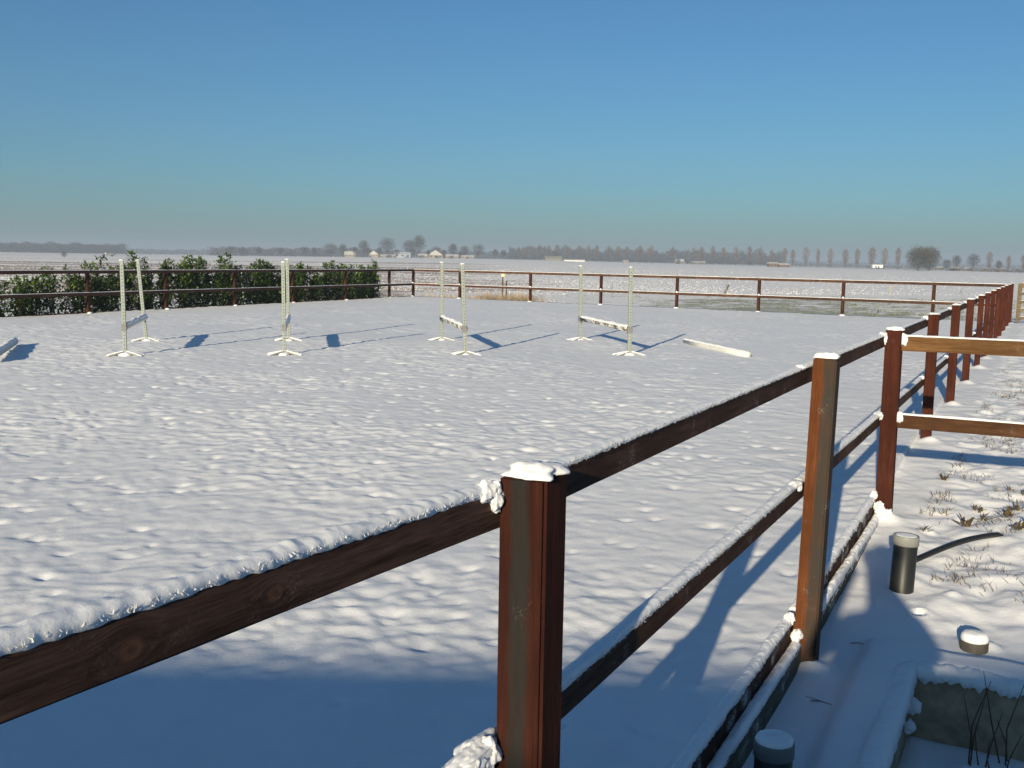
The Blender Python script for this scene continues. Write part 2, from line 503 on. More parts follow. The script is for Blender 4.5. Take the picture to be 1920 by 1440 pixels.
# ------------------------------------------------------------------ side yard snow (right of the fence)
PIT_N0, PIT_N1, PIT_S0, PIT_S1 = 0.52, 1.9, 0.3, 3.52
def make_yard():
    sv = [-4.5]
    while sv[-1] < 44:
        s = sv[-1]
        sv.append(s + (0.12 if s < 0 else 0.022 if s < 9 else 0.022 + (s - 9) * 0.006))
    nv = [-0.115]
    while nv[-1] < 15:
        n = nv[-1]
        nv.append(n + (0.022 if n < 3 else 0.022 + (n - 3) * 0.03))
    sv = np.array(sv); nv = np.array(nv)
    for val, arr in ((PIT_S0, sv), (PIT_S1, sv), (PIT_N0, nv), (PIT_N1, nv)):
        arr[np.argmin(np.abs(arr - val))] = val
    S, Nn = np.meshgrid(sv, nv, indexing='ij')
    X = P1[0] + S * E[0] + Nn * NV[0]; Y = P1[1] + S * E[1] + Nn * NV[1]
    z = yard_z(S)
    # beyond the pit the ground rises a little away from the fence
    z = z + 0.06 * sstep(0.4, 1.6, Nn) * sstep(3.9, 5.0, S) * (1 - sstep(9, 13, S))
    rough = sstep(3.7, 4.6, S + 0.25 * perlin(X * 2, Y * 2, 70)) * (0.35 + 0.65 * sstep(0.18, 0.5, Nn))
    wx = X + 0.1 * perlin(X * 2, Y * 2, 51); wy = Y + 0.1 * perlin(X * 2 + 5, Y * 2, 52)
    tex = 0.040 * perlin(wx * 2.0, wy * 2.0, 53) + 0.034 * perlin(wx * 4.2, wy * 4.2, 54) + 0.014 * perlin(wx * 9, wy * 9, 55) + 0.004 * perlin(wx * 21, wy * 21, 56)
    z = z + rough * tex + (1 - rough) * (0.008 * perlin(wx * 3, wy * 3, 57) + 0.002 * perlin(wx * 14, wy * 14, 58))
    # snow lying on the pit's concrete rim
    d_in = np.maximum(np.maximum(PIT_N0 - Nn, Nn - PIT_N1), np.maximum(PIT_S0 - S, S - PIT_S1))
    wob = 0.02 * perlin(X * 4, Y * 4, 61)
    rim = (1 - sstep(0.22, 0.30, d_in + wob)) * sstep(-1, -0.2, d_in + 10)
    z = z + 0.055 * rim * (1 - 0.6 * sstep(-0.02, -0.001, -np.abs(d_in)) * 0)
    z = z - 0.065 * np.exp(-(np.maximum(d_in, 0) / 0.035) ** 2) * (d_in > -0.001)
    # small drift at the foot of each post and a hollow round the pipe
    for ps in POS_R:
        z = z + 0.05 * np.exp(-(((S - ps + 0.05) ** 2 + (Nn - 0.05) ** 2) / 0.09 ** 2)) * (ps > 1)
    # snow lumps kicked up on the right
    r = np.random.default_rng(21)
    for k in range(150):
        s0, n0 = r.uniform(3.9, 14), r.uniform(0.25, 3.5)
        rr = r.uniform(0.02, 0.055); hh = rr * r.uniform(0.25, 0.6)
        i0, i1 = np.searchsorted(sv, [s0 - 0.2, s0 + 0.2]); j0, j1 = np.searchsorted(nv, [n0 - 0.2, n0 + 0.2])
        q = ((S[i0:i1, j0:j1] - s0) ** 2 + ((Nn[i0:i1, j0:j1] - n0) * r.uniform(0.6, 1.2)) ** 2) / rr ** 2
        z[i0:i1, j0:j1] += hh * np.exp(-q ** 2)
    # little melt hole
    q = ((S - 4.37) ** 2 + (Nn - 0.47) ** 2)
    z = z - 0.07 * np.exp(-(q / 0.028 ** 2) ** 2) + 0.012 * np.exp(-((np.sqrt(q) - 0.05) / 0.02) ** 2)
    co = np.stack([X, Y, z], -1).reshape(-1, 3)
    nr, nc = z.shape
    q = grid_quads(nr, nc)[:, ::-1]
    cs = (sv[:-1] + sv[1:]) / 2; cn = (nv[:-1] + nv[1:]) / 2
    CS, CN = np.meshgrid(cs, cn, indexing='ij')
    keep = ~((CS > PIT_S0) & (CS < PIT_S1) & (CN > PIT_N0) & (CN < PIT_N1)).ravel()
    me = mesh_np('yard_snow', co, quads=q[keep], mat=M_SNOW)
    tag(obj('yard_ground', me), 'lumpy snow in the yard beside the fence', 'ground', kind='structure')
    return sv, nv, z
POS_R = [-3.0, 0.0, 3.363, 6.275, 9.306, 12.165, 14.85, 17.63, 19.79, 21.925, 24.3, 26.7, 29.2, 31.6, 34.1]
YS, YN, YZ = make_yard()
def yz(s, n):
    i = min(max(np.searchsorted(YS, s), 0), len(YS) - 1); j = min(max(np.searchsorted(YN, n), 0), len(YN) - 1)
    return float(YZ[i, j])

# ------------------------------------------------------------------ the open field out to the horizon
def field_h(X, Y):
    a = X / np.maximum(Y, 1.0)
    z = FIELD_Z + 1.75 * np.exp(-((a + 0.05) / 0.20) ** 2) * sstep(110, 620, Y)
    return z
def field_relief(X, Y):
    near = 1 - sstep(110, 260, np.hypot(X, Y))
    return near * (0.03 * perlin(X * 1.3, Y * 1.3, 31) + 0.025 * perlin(X * 0.9, Y * 0.9, 32) + 0.05 * perlin(X * 0.08, Y * 0.08, 33))
def make_field():
    def axis(lo, hi, step, far_lo, far_hi):
        c = list(np.arange(lo, hi, step))
        g = step; v = c[-1]
        while v < far_hi:
            g *= 1.075; v += g; c.append(v)
        g = step; v = c[0]; left = []
        while v > far_lo:
            g *= 1.075; v -= g; left.append(v)
        return np.array(left[::-1] + c)
    xs = axis(-52, 62, 0.36, -6000, 6000); ys = axis(20, 112, 0.36, -3000, 6000)
    X, Y = np.meshgrid(xs, ys, indexing='ij')
    z = field_h(X, Y)
    R = np.hypot(X, Y)
    z = z + field_relief(X, Y)
    # sunk under the arena and the yard
    def inside(poly):
        d = np.full(X.shape, 1e9)
        for (x0, y0), (x1, y1) in zip(poly, poly[1:] + poly[:1]):
            nx, ny = (y1 - y0), -(x1 - x0); L = math.hypot(nx, ny)
            d = np.minimum(d, -((X - x0) * nx + (Y - y0) * ny) / L)
        return d
    ap = [tuple(P1 + E * -6), tuple(CR), tuple(CL), tuple(CL - DL * 40.2)]
    yp = [tuple(P1 + E * -6 + NV * 15.0), tuple(P1 + E * 43 + NV * 15.0), tuple(P1 + E * 43 - NV * 0.2), tuple(P1 + E * -6 - NV * 2)]
    da, dy = inside(ap), inside(yp)
    d = np.maximum(da, dy)
    z = z - 0.9 * sstep(0.15, 1.2, d)
    co = np.stack([X, Y, z], -1).reshape(-1, 3)
    me = mesh_np('field', co, quads=grid_quads(*z.shape)[:, ::-1], mat=M_FIELD)
    # coverage: how much bare soil or grass shows through the snow
    a = X / np.maximum(Y, 1)
    n1 = perlin(X * 0.05, Y * 0.05, 80); n2 = perlin(X * 0.012, Y * 0.03, 81)
    along = (X * E[0] + Y * E[1]); across = (X * NV[0] + Y * NV[1])
    soil = 0.85 * (1 - sstep(-0.10, 0.12, a)) * sstep(34, 44, Y) + 0.30 * sstep(-0.12, 0.05, a) * sstep(60, 70, Y) * (1 - sstep(85, 130, Y))
    soil = soil + 0.22 * sstep(0.02, 0.1, n2) * sstep(120, 220, R)
    soil = soil * (0.75 + 1.3 * perlin(Y * 0.085, X * 0.006 + 7, 82)) * (1 - 0.55 * sstep(150, 420, R)) + 0.12 * n1
    flat = np.exp(-((Y - 58 - 0.0 * X) / 4.5) ** 2) * sstep(-0.12, -0.06, a) * (1 - sstep(0.12, 0.3, a))
    soil = soil * (1 - 0.9 * flat)
    gl = 47.5 + (0.10 - a) * 30 
    grass = sstep(0.03, 0.16, a) * (1 - sstep(54, 62, Y - 70 * (a - 0.1) * 0.3)) + 0.42 * sstep(0.25, 0.5, a) * sstep(75, 110, R)
    grass = grass * (0.75 + 0.5 * n1)
    for nm, arr in (('soil', soil), ('grass', grass)):
        at = me.attributes.new(nm, 'FLOAT', 'POINT')
        at.data.foreach_set('value', np.clip(arr, 0, 1).astype(np.float32).ravel())
    return tag(obj('field_ground', me), 'snow dusted farmland reaching to the horizon', 'ground', kind='structure')

def field_material():
    N = Nt('field_snow_soil_grass')
    v = N.coord('Object')
    def attr(nm):
        a = N.n('ShaderNodeAttribute'); a.attribute_name = nm; return a.outputs['Fac']
    rot = N.n('ShaderNodeMapping'); N.l(N.n('ShaderNodeTexCoord').outputs['Object'], rot.inputs[0])
    rot.inputs['Rotation'].default_value = (0, 0, 0.08); rot.inputs['Scale'].default_value = (0.22, 1.1, 1)
    n1 = N.noise(rot.outputs[0], 2.2, 5, 0.7)
    n2 = N.noise(v, 0.9, 6, 0.75)
    nn = N.math('ADD', N.math('MULTIPLY', n1, 0.55), N.math('MULTIPLY', n2, 0.45))
    so = N.math('ADD', nn, N.math('MULTIPLY', N.math('SUBTRACT', attr('soil'), 0.5), 0.42))
    gr = N.math('ADD', nn, N.math('MULTIPLY', N.math('SUBTRACT', attr('grass'), 0.5), 0.36))
    soilc = N.mix(N.noise(v, 0.7, 4), (0.26, 0.15, 0.10), (0.36, 0.25, 0.15))
    grassc = N.mix(N.noise(v, 0.9, 4), (0.14, 0.16, 0.07), (0.26, 0.26, 0.14))
    c = N.mix(N.ramp(gr, [(0.575, 0.0), (0.625, 0.75)]), (0.95, 0.915, 0.88), grassc)
    c = N.mix(N.ramp(so, [(0.50, 0.0), (0.60, 0.75)]), c, soilc)
    nb = N.bump(N.noise(v, 4, 5, 0.7), 0.25, 0.03)
    N.bsdf(c, 0.7, 0.2, nb)
    return N.m
M_FIELD = field_material()
make_field()

# ------------------------------------------------------------------ snow that clings to things
def snow_strip(name, L, w, h, seed, step=0.02, drape=(0.0, 0.0), jag=0.22, mat=None, nc=9, taper=True):
    """lumpy ridge along local X, resting on z=0, with ragged sides that may hang down the faces (drape -y, +y)"""
    nl = max(4, int(L / step) + 1)
    x = np.linspace(0, L, nl)
    r = np.random.default_rng(seed); o = r.uniform(0, 80)
    t = np.linspace(-1, 1, nc)
    X, T = np.meshgrid(x, t, indexing='ij')
    hh = h * (0.85 + 0.5 * perlin(X * 2.2 + o, T * 0.3 + seed, 90) + 0.28 * perlin(X * 14 + o, T * 0.8, 91) + 0.22 * perlin(X * 40 + o, T * 1.6, 87))
    hh = np.maximum(hh, h * 0.15)
    ww = w / 2 * (1 + 0.10 * perlin(X * 9 + o, T * 0.2 + 4, 92) + 0.16 * jag * perlin(X * 46 + o, np.sign(T) * 3.3, 93))
    Z = hh * np.sqrt(np.maximum(0, 1 - np.abs(T) ** 2.6)) 
    Z += 0.10 * h * jag * perlin(X * 70 + o, T * 2.5, 94)
    Y = T * ww
    dn = np.where(T < 0, drape[0], drape[1])
    side = (np.abs(T) > 0.99)
    dj = np.clip(0.35 + 0.9 * perlin(X * 7 + o, np.sign(T) * 2.0, 95) + 1.0 * perlin(X * 30 + o, np.sign(T) * 2.0, 96), 0, 1.4)
    Z = np.where(side, -dn * dj - 0.002, Z)
    if taper:
        e = np.clip(np.minimum(X, L - X) / 0.02, 0, 1) ** 0.5
        Z = np.where(side, Z, Z * (0.3 + 0.7 * e))
    top = np.stack([X, Y, Z], -1)
    bot = np.stack([X, Y * 0.93, np.where(side, Z, -0.003 + 0 * Z)], -1)
    co = np.concatenate([top.reshape(-1, 3), bot.reshape(-1, 3)])
    q = grid_quads(nl, nc)[:, ::-1]
    b = grid_quads(nl, nc) + nl * nc
    ends = []
    for i in (0, nl - 1):
        for j in range(nc - 1):
            a0, a1 = i * nc + j, i * nc + j + 1
            f = (a0, a1, a1 + nl * nc, a0 + nl * nc)
            ends.append(f if i else f[::-1])
    sides = []
    k = np.arange(nl - 1)
    for j in (0, nc - 1):
        a0 = k * nc + j; a1 = a0 + nc
        f = np.stack([a0, a1, a1 + nl * nc, a0 + nl * nc], 1)
        sides.append(f if j else f[:, ::-1])
    return mesh_np(name, co, quads=np.concatenate([q, b, np.array(ends)] + sides), mat=mat or M_SNOWCAP)

def snow_blob(name, rx, ry, rz, seed, n=14, flat=0.0):
    r = np.random.default_rng(seed)
    th = np.linspace(0, np.pi, n); ph = np.linspace(0, 2 * np.pi, n * 2, endpoint=False)
    T, Pp = np.meshgrid(th, ph, indexing='ij')
    d = np.stack([np.sin(T) * np.cos(Pp), np.sin(T) * np.sin(Pp), np.cos(T)], -1)
    o = r.uniform(0, 60, 3)
    def tri(f, sd):
        return (perlin(d[..., 0] * f + o[0], d[..., 1] * f + o[1], sd) + perlin(d[..., 1] * f + o[1], d[..., 2] * f + o[2], sd + 1) + perlin(d[..., 2] * f + o[2], d[..., 0] * f + o[0], sd + 2)) * 0.6
    k = 1 + 0.45 * tri(1.5, 97) + 0.22 * tri(4.0, 61) + 0.09 * tri(11.0, 71)
    co = d * k[..., None] * np.array([rx, ry, rz])
    if flat: co[..., 2] = np.maximum(co[..., 2], -rz * flat)
    nr, nc = n, n * 2
    i = np.arange((nr - 1) * nc); a = i // nc; c = i % nc; c2 = (c + 1) % nc
    q = np.stack([a * nc + c, (a + 1) * nc + c, (a + 1) * nc + c2, a * nc + c2], 1)
    return mesh_np(name, co.reshape(-1, 3), quads=q, mat=M_SNOWCAP)

def frost_mesh(name, L, y0, z0, seed, n, size=0.0065, spread=0.014):
    """ragged hoar frost needles standing along an edge"""
    r = np.random.default_rng(seed)
    x = r.uniform(0, L, n); clump = 0.5 + perlin(x * 6, x * 0 + seed, 99)
    keep = r.uniform(0, 1, n) < 0.3 + 0.9 * np.clip(clump, 0, 1); x = x[keep]; n = len(x)
    ln = size * r.uniform(0.4, 1.5, n)
    y = y0 + r.uniform(-spread, spread * 0.4, n); z = z0 + r.uniform(-0.004, 0.006, n)
    dx = r.normal(0, 0.5, n); dy = r.normal(-0.35, 0.5, n); dz = r.uniform(0.4, 1.2, n)
    l = np.sqrt(dx * dx + dy * dy + dz * dz); d = np.stack([dx / l, dy / l, dz / l], 1) * ln[:, None]
    p = np.stack([x, y, z], 1)
    s = np.stack([ln * 0.22, np.zeros(n), r.normal(0, 1, n) * ln * 0.08], 1)
    t = np.stack([np.zeros(n), ln * 0.22, np.zeros(n)], 1)
    co = np.concatenate([p - s, p + s, p + t, p + d])
    k = np.arange(n)
    tr = np.concatenate([np.stack([k, k + n, k + 3 * n], 1), np.stack([k + n, k + 2 * n, k + 3 * n], 1), np.stack([k + 2 * n, k, k + 3 * n], 1)])
    return mesh_np(name, co, tris=tr, mat=M_SNOWCAP, smooth=False)

# ------------------------------------------------------------------ fences
def plank(parent, name, A, B, th, hgt, mat, seed, snow=None, step=0.03, drape=(0.0, 0.0), frost=0, dz=0, ext=None, side=-1, label=None):
    """a rail from A to B (top centre line); local X along it. snow = (width factor, height)"""
    M, L = frame_AB(A, B)
    me = bpy.data.meshes.new(name)
    bm = bmesh.new()
    nseg = max(1, int(L / 0.25)) if step < 0.05 else 1
    rr = random.Random(seed)
    rings = []
    for i in range(nseg + 1):
        x = L * i / nseg
        j = lambda a: rr.uniform(-a, a) if nseg > 1 else 0
        b = 0.004
        prof = [(-th / 2 + b, 0), (th / 2 - b, 0), (th / 2, -b), (th / 2, -hgt + b), (th / 2 - b, -hgt), (-th / 2 + b, -hgt), (-th / 2, -hgt + b), (-th / 2, -b)]
        rings.append([bm.verts.new((x, y + j(0.0007), z + j(0.0010))) for y, z in prof])
    for a, b2 in zip(rings, rings[1:]):
        for k in range(8):
            bm.faces.new((a[k], a[(k + 1) % 8], b2[(k + 1) % 8], b2[k]))
    bm.faces.new(rings[0][::-1]); bm.faces.new(rings[-1])
    bmesh.ops.recalc_face_normals(bm, faces=bm.faces)
    bm.to_mesh(me); bm.free()
    me.materials.append(mat)
    o = obj(name, me, parent)
    o.matrix_world = M
    if parent is not None:
        o.matrix_parent_inverse = Matrix.Identity(4)
        o.matrix_basis = parent_inv(parent) @ M
    if snow:
        sw, sh = snow
        s = obj('snow_cap', snow_strip('snow_cap', L, th * sw, sh, seed, step, drape), o)
        s.location = (0, 0, 0.001)
    if frost:
        f = obj('hoar_frost', frost_mesh('hoar_frost', L, side * th * 0.46, 0.002, seed + 5, int(frost * L)), o)
        f['kind'] = 'stuff'
    return o

def parent_inv(p):
    return (Matrix.Translation(p.location) @ p.rotation_euler.to_matrix().to_4x4()).inverted()

def post(parent, x, y, z0, z1, w, mat, rotz, seed, cap=0.022, lean=(0, 0), label=None):
    bm = bmesh.new()
    bmesh.ops.create_cube(bm, size=1.0)
    rr = random.Random(seed)
    for v in bm.verts:
        v.co = Vector((v.co.x * w, v.co.y * w, (v.co.z + 0.5) * (z1 - z0)))
        if v.co.z > 0.1: v.co.z += rr.uniform(-0.004, 0.004)
    bmesh.ops.bevel(bm, geom=[e for e in bm.edges], offset=0.008, segments=2, affect='EDGES')
    me = bpy.data.meshes.new('post'); bm.to_mesh(me); bm.free()
    me.materials.append(mat)
    o = obj('post', me, parent)
    M = Matrix.Translation((x, y, z0)) @ Matrix.Rotation(lean[0], 4, 'X') @ Matrix.Rotation(lean[1], 4, 'Y') @ Matrix.Rotation(rotz, 4, 'Z')
    o.matrix_basis = parent_inv(parent) @ M
    if cap:
        c = obj('snow_cap', snow_blob('snow_cap', w * 0.53, w * 0.53, cap, seed, 18, 0.15), o)
        c.location = (0, 0, z1 - z0 + 0.003)
        sq = c.data
        for v in sq.vertices:                # squarer outline than a round blob
            m = max(abs(v.co.x), abs(v.co.y)) / (math.hypot(v.co.x, v.co.y) + 1e-9)
            v.co.x /= 0.35 + 0.65 * m if m > 0 else 1; v.co.y /= 0.35 + 0.65 * m if m > 0 else 1
    return o

RZ = -TH
TOP_P, TOP_R, MID_R, RH, RN = 1.263, 1.215, 0.598, 0.088, -0.086
rf = empty('paddock_fence', tuple(sn(0, 0, -0.45)), 'dark brown post and rail fence in the foreground with thick snow on its rails', 'fence', 'fences round the riding arena')
for i, s in enumerate(POS_R):
    g = float(yard_z(s)) - 0.35
    p = sn(s, 0)
    mat = {1: M_POST1, 2: M_POST2}.get(i, M_POST)
    lean = (0.0, 0.0)
    if i == 2: lean = (0.0, 0.018)
    top = TOP_P + random.Random(i).uniform(-0.008, 0.008)
    post(rf, p.x, p.y, g, top, 0.12 if i < 4 else 0.10 if i < 7 else 0.09, mat, RZ, 100 + i, 0.026 if i in (1, 2, 3) else 0.016, lean)
for i in range(len(POS_R) - 1):
    a, b = POS_R[i] + (0.001 if i else 0), POS_R[i + 1] - 0.001
    near = i < 4
    step = 0.008 if i < 2 else 0.012 if near else 0.06
    th = 0.05
    h = {0: 0.022, 1: 0.014, 2: 0.016}.get(i, 0.012)
    if i == 0:
        # local origin at the post end so that the knots sit where they show
        plank(rf, 'rail', sn(b, RN, TOP_R + 0.002), sn(a, RN, TOP_R + 0.112), th, RH, M_RAIL_KNOT, 200, (1.06, h), 0.006, (0.0, 0.007), 900, side=1)
    else:
        plank(rf, 'rail', sn(a, RN, TOP_R), sn(b, RN, TOP_R), th, RH, M_RAIL, 200 + i, (1.04, h), step, (0.005 if near else 0, 0), 1000 if i == 1 else 500 if i == 2 else 0)
    plank(rf, 'rail', sn(a, RN, MID_R), sn(b, RN, MID_R), th, RH, M_RAIL, 300 + i, (1.06, 0.020 if near else 0.014), step, (0.006 if near else 0, 0), 700 if i in (0, 1, 2) else 0)
# clumps of snow heaped on the rails against the posts
def clump(s, n, z, rx, ry, rz, seed):
    c = obj('snow_clump', snow_blob('snow_clump', rx, ry, rz, seed, 34), rf)
    c.matrix_basis = parent_inv(rf) @ Matrix.Translation(sn(s, n, z)) @ Matrix.Rotation(math.pi / 2 - TH, 4, 'Z')
clump(-0.095, RN + 0.010, TOP_R + 0.006, 0.050, 0.030, 0.026, 1)
clump(-0.078, RN + 0.026, TOP_R - 0.008, 0.024, 0.020, 0.034, 2)
clump(-0.13, RN + 0.008, MID_R + 0.014, 0.10, 0.032, 0.028, 3)
clump(-0.092, RN + 0.024, MID_R + 0.000, 0.040, 0.028, 0.040, 4)
clump(-0.150, RN + 0.022, MID_R + 0.004, 0.036, 0.022, 0.024, 14)
clump(3.363 - 0.09, RN + 0.008, TOP_R + 0.006, 0.06, 0.028, 0.018, 5)
clump(3.363 - 0.10, RN + 0.008, MID_R + 0.010, 0.08, 0.030, 0.020, 6)
clump(3.363 - 0.078, RN + 0.024, MID_R - 0.002, 0.024, 0.018, 0.028, 7)
clump(6.275 - 0.085, RN + 0.010, TOP_R + 0.006, 0.05, 0.03, 0.024, 8)
clump(6.275 - 0.075, RN + 0.026, TOP_R - 0.018, 0.020, 0.02, 0.042, 9)
clump(6.275 - 0.10, RN + 0.008, MID_R + 0.006, 0.06, 0.03, 0.022, 10)
clump(6.275 - 0.075, RN + 0.026, MID_R - 0.006, 0.020, 0.018, 0.032, 11)
for k in (4, 5, 6, 7):
    clump(POS_R[k] - 0.08, RN + 0.012, TOP_R + 0.006, 0.03, 0.026, 0.022, 20 + k)
    clump(POS_R[k] - 0.08, RN + 0.012, MID_R + 0.006, 0.03, 0.026, 0.022, 30 + k)
# kick boards and grey edging along the foot, between the posts
for i in range(0, 3):
    a, b = POS_R[i] + 0.058, POS_R[i + 1] - 0.058
    za, zb = float(arena_z(a)), float(arena_z(b))
    plank(rf, 'kick_board', sn(a, -0.084, za + 0.022), sn(b, -0.084, zb + 0.022), 0.04, 0.24, M_BOARD, 400 + i, (1.5, 0.028), 0.008, (0.020 if i < 2 else 0.045, 0.0), frost=900)
    plank(rf, 'edging', sn(a, -0.034, za - 0.105), sn(b, -0.034, zb - 0.105 - (0.03 if i == 2 else 0)), 0.056, 0.28, M_EDGE, 420 + i, (1.06, 0.030 if i < 2 else 0.045), 0.008, (0.018 if i < 2 else 0.05, 0.0))
for i, (s, n, z, r_) in enumerate([(3.363 - 0.09, -0.07, -0.125, 0.032), (3.363 - 0.075, -0.03, -0.21, 0.036), (6.2, -0.07, -0.03, 0.036), (6.17, -0.02, -0.13, 0.05), (6.23, 0.03, -0.18, 0.05)]):
    clump(s, n, z, r_ * 1.3, r_ * 0.8, r_, 60 + i)

# the branch fence leaving the third post to the right
bf = empty('paddock_fence', tuple(sn(6.275, 0.06, -0.25)), 'honey coloured two rail fence leaving the reddish post towards the right edge', 'fence', 'fences round the riding arena')
pb = sn(6.275, 2.75)
post(bf, pb.x, pb.y, float(yard_z(6.3)) - 0.3, TOP_P, 0.12, M_POST, RZ, 150)
plank(bf, 'rail', sn(6.275, 0.06, 1.215), sn(6.275, 2.69, 1.225), 0.055, 0.112, M_RAIL_NEW, 160, (0.9, 0.012), 0.03)
plank(bf, 'rail', sn(6.275, 0.06, 0.610), sn(6.275, 2.69, 0.615), 0.055, 0.105, M_RAIL_BR, 161, (0.95, 0.014), 0.03)
for z, sd in ((1.20, 171), (0.60, 172)):
    c = obj('snow_clump', snow_blob('snow_clump', 0.03, 0.03, 0.045, sd), bf)
    c.matrix_basis = parent_inv(bf) @ Matrix.Translation(sn(6.25, 0.075, z - 0.01))

# far fence
ff = empty('paddock_fence', (CR[0], CR[1], -0.3), 'far post and rail fence across the end of the arena before the fields', 'fence', 'fences round the riding arena')
TFS = [0.0, 2.338, 5.293, 8.313, 11.536, 14.815, 18.147, 21.789, 24.388]
for k, t in enumerate(TFS[1:]):
    p = CR + NF * t
    post(ff, p[0], p[1], -0.45, 1.215, 0.10, M_POST_FAR, -TF, 500 + k, 0)
    c = obj('snow_drift', snow_blob('snow_drift', 0.10, 0.09, 0.05, 540 + k, 8), ff)
    c.matrix_basis = parent_inv(ff) @ Matrix.Translation((p[0] - 0.03, p[1] - 0.1, 0.0))
    c2 = obj('snow_clump', snow_blob('snow_clump', 0.035, 0.035, 0.035, 560 + k, 8), ff)
    c2.matrix_basis = parent_inv(ff) @ Matrix.Translation((p[0] - 0.02, p[1] - 0.06, 0.62))
for k in range(len(TFS) - 1):
    a = CR + NF * TFS[k]; b = CR + NF * TFS[k + 1]
    o = -np.array([NF[1], -NF[0]]) * -0.0
    off = np.array([-NF[1], NF[0]]) * -0.0
    sd = np.array([-0.555, -0.832]) * 0.075
    a1, b1 = a + sd, b + sd
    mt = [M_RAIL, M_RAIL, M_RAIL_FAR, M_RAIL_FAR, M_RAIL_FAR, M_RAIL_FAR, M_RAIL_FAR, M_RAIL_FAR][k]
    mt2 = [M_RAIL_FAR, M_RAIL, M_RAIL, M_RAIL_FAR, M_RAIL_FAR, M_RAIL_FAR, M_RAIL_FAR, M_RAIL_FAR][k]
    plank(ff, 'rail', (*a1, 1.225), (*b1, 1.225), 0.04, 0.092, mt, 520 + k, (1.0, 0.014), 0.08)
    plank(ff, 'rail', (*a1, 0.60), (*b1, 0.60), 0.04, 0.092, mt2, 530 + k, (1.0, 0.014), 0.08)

# left fence in front of the hedge
lf = empty('paddock_fence', (CL[0], CL[1], -0.3), 'far left post and rail fence standing before the green hedge', 'fence', 'fences round the riding arena')
TLS = [0.0, 2.077, 5.4615, 8.9655, 12.2338, 15.5133, 18.5977, 21.9, 25.2, 28.5]
for k, t in enumerate(TLS[1:]):
    p = CL - DL * t
    post(lf, p[0], p[1], -0.45, 1.215, 0.10, M_POST_FAR, -TL, 600 + k, 0)
    c = obj('snow_drift', snow_blob('snow_drift', 0.08, 0.08, 0.05, 640 + k, 8), lf)
    c.matrix_basis = parent_inv(lf) @ Matrix.Translation((p[0] + 0.06, p[1] - 0.06, 0.0))
sd = np.array([DL[1], -DL[0]]) * 0.075
for k in range(len(TLS) - 1):
    a = CL - DL * TLS[k] + sd; b = CL - DL * TLS[k + 1] + sd
    plank(lf, 'rail', (*a, 1.225), (*b, 1.225), 0.045, 0.092, M_RAIL, 620 + k, (1.0, 0.014), 0.08)
    plank(lf, 'rail', (*a, 0.60), (*b, 0.60), 0.045, 0.092, M_RAIL, 630 + k, (1.0, 0.014), 0.08)
    plank(lf, 'kick_board', (*(CL - DL * TLS[k]), 0.04), (*(CL - DL * TLS[k + 1]), 0.04), 0.04, 0.3, M_RAIL, 650 + k)

# weathered gate beyond the far right corner
gt = empty('field_gate', (CR[0] + 0.35, CR[1] + 0.3, -0.1), 'weathered pale slatted wooden gate beyond the far right corner of the fence', 'gate')
gd = np.array([0.92, 0.39]); g0 = CR + np.array([0.35, 0.30])
for x in (0.0, 1.55, 3.1):
    q = g0 + gd * x
    plank(gt, 'upright', (q[0], q[1], 1.24), (q[0] + gd[0] * 0.13, q[1] + gd[1] * 0.13, 1.24), 0.06, 1.22, M_GATE, 700 + int(x * 10))
for k, (z, h) in enumerate(((1.27, 0.15), (0.98, 0.09), (0.71, 0.09), (0.46, 0.09), (0.20, 0.09))):
    a = g0 - np.array([-gd[1], gd[0]]) * 0.05; b = a + gd * 3.2
    plank(gt, 'slat', (*a, z), (*b, z), 0.035, h, M_GATE, 710 + k, (0.9, 0.012), 0.1)

# ------------------------------------------------------------------ jumps standing in the arena
M_PLANK = None
def pole_material(name, dark, amount):
    N = Nt(name)
    v = N.coord('Object', (1, 3, 3))
    n = N.noise(v, 3.2, 5, 0.65)
    n2 = N.noise(N.coord('Object'), 60, 3)
    c = N.mix(N.ramp(n2, [(0.3, 0), (0.7, 1)]), tuple(x * 0.7 for x in dark), dark)
    c = N.mix(N.ramp(n, [(amount - 0.05, 0.0), (amount + 0.05, 1.0)]), c, (0.70, 0.69, 0.63))
    N.bsdf(c, 0.6, 0.3)
    return N.m
M_POLE_DARK = pole_material('frosted_dark_pole', (0.085, 0.075, 0.055), 0.50)
M_POLE_WHITE = pole_material('white_painted_pole', (0.30, 0.28, 0.24), 0.30)

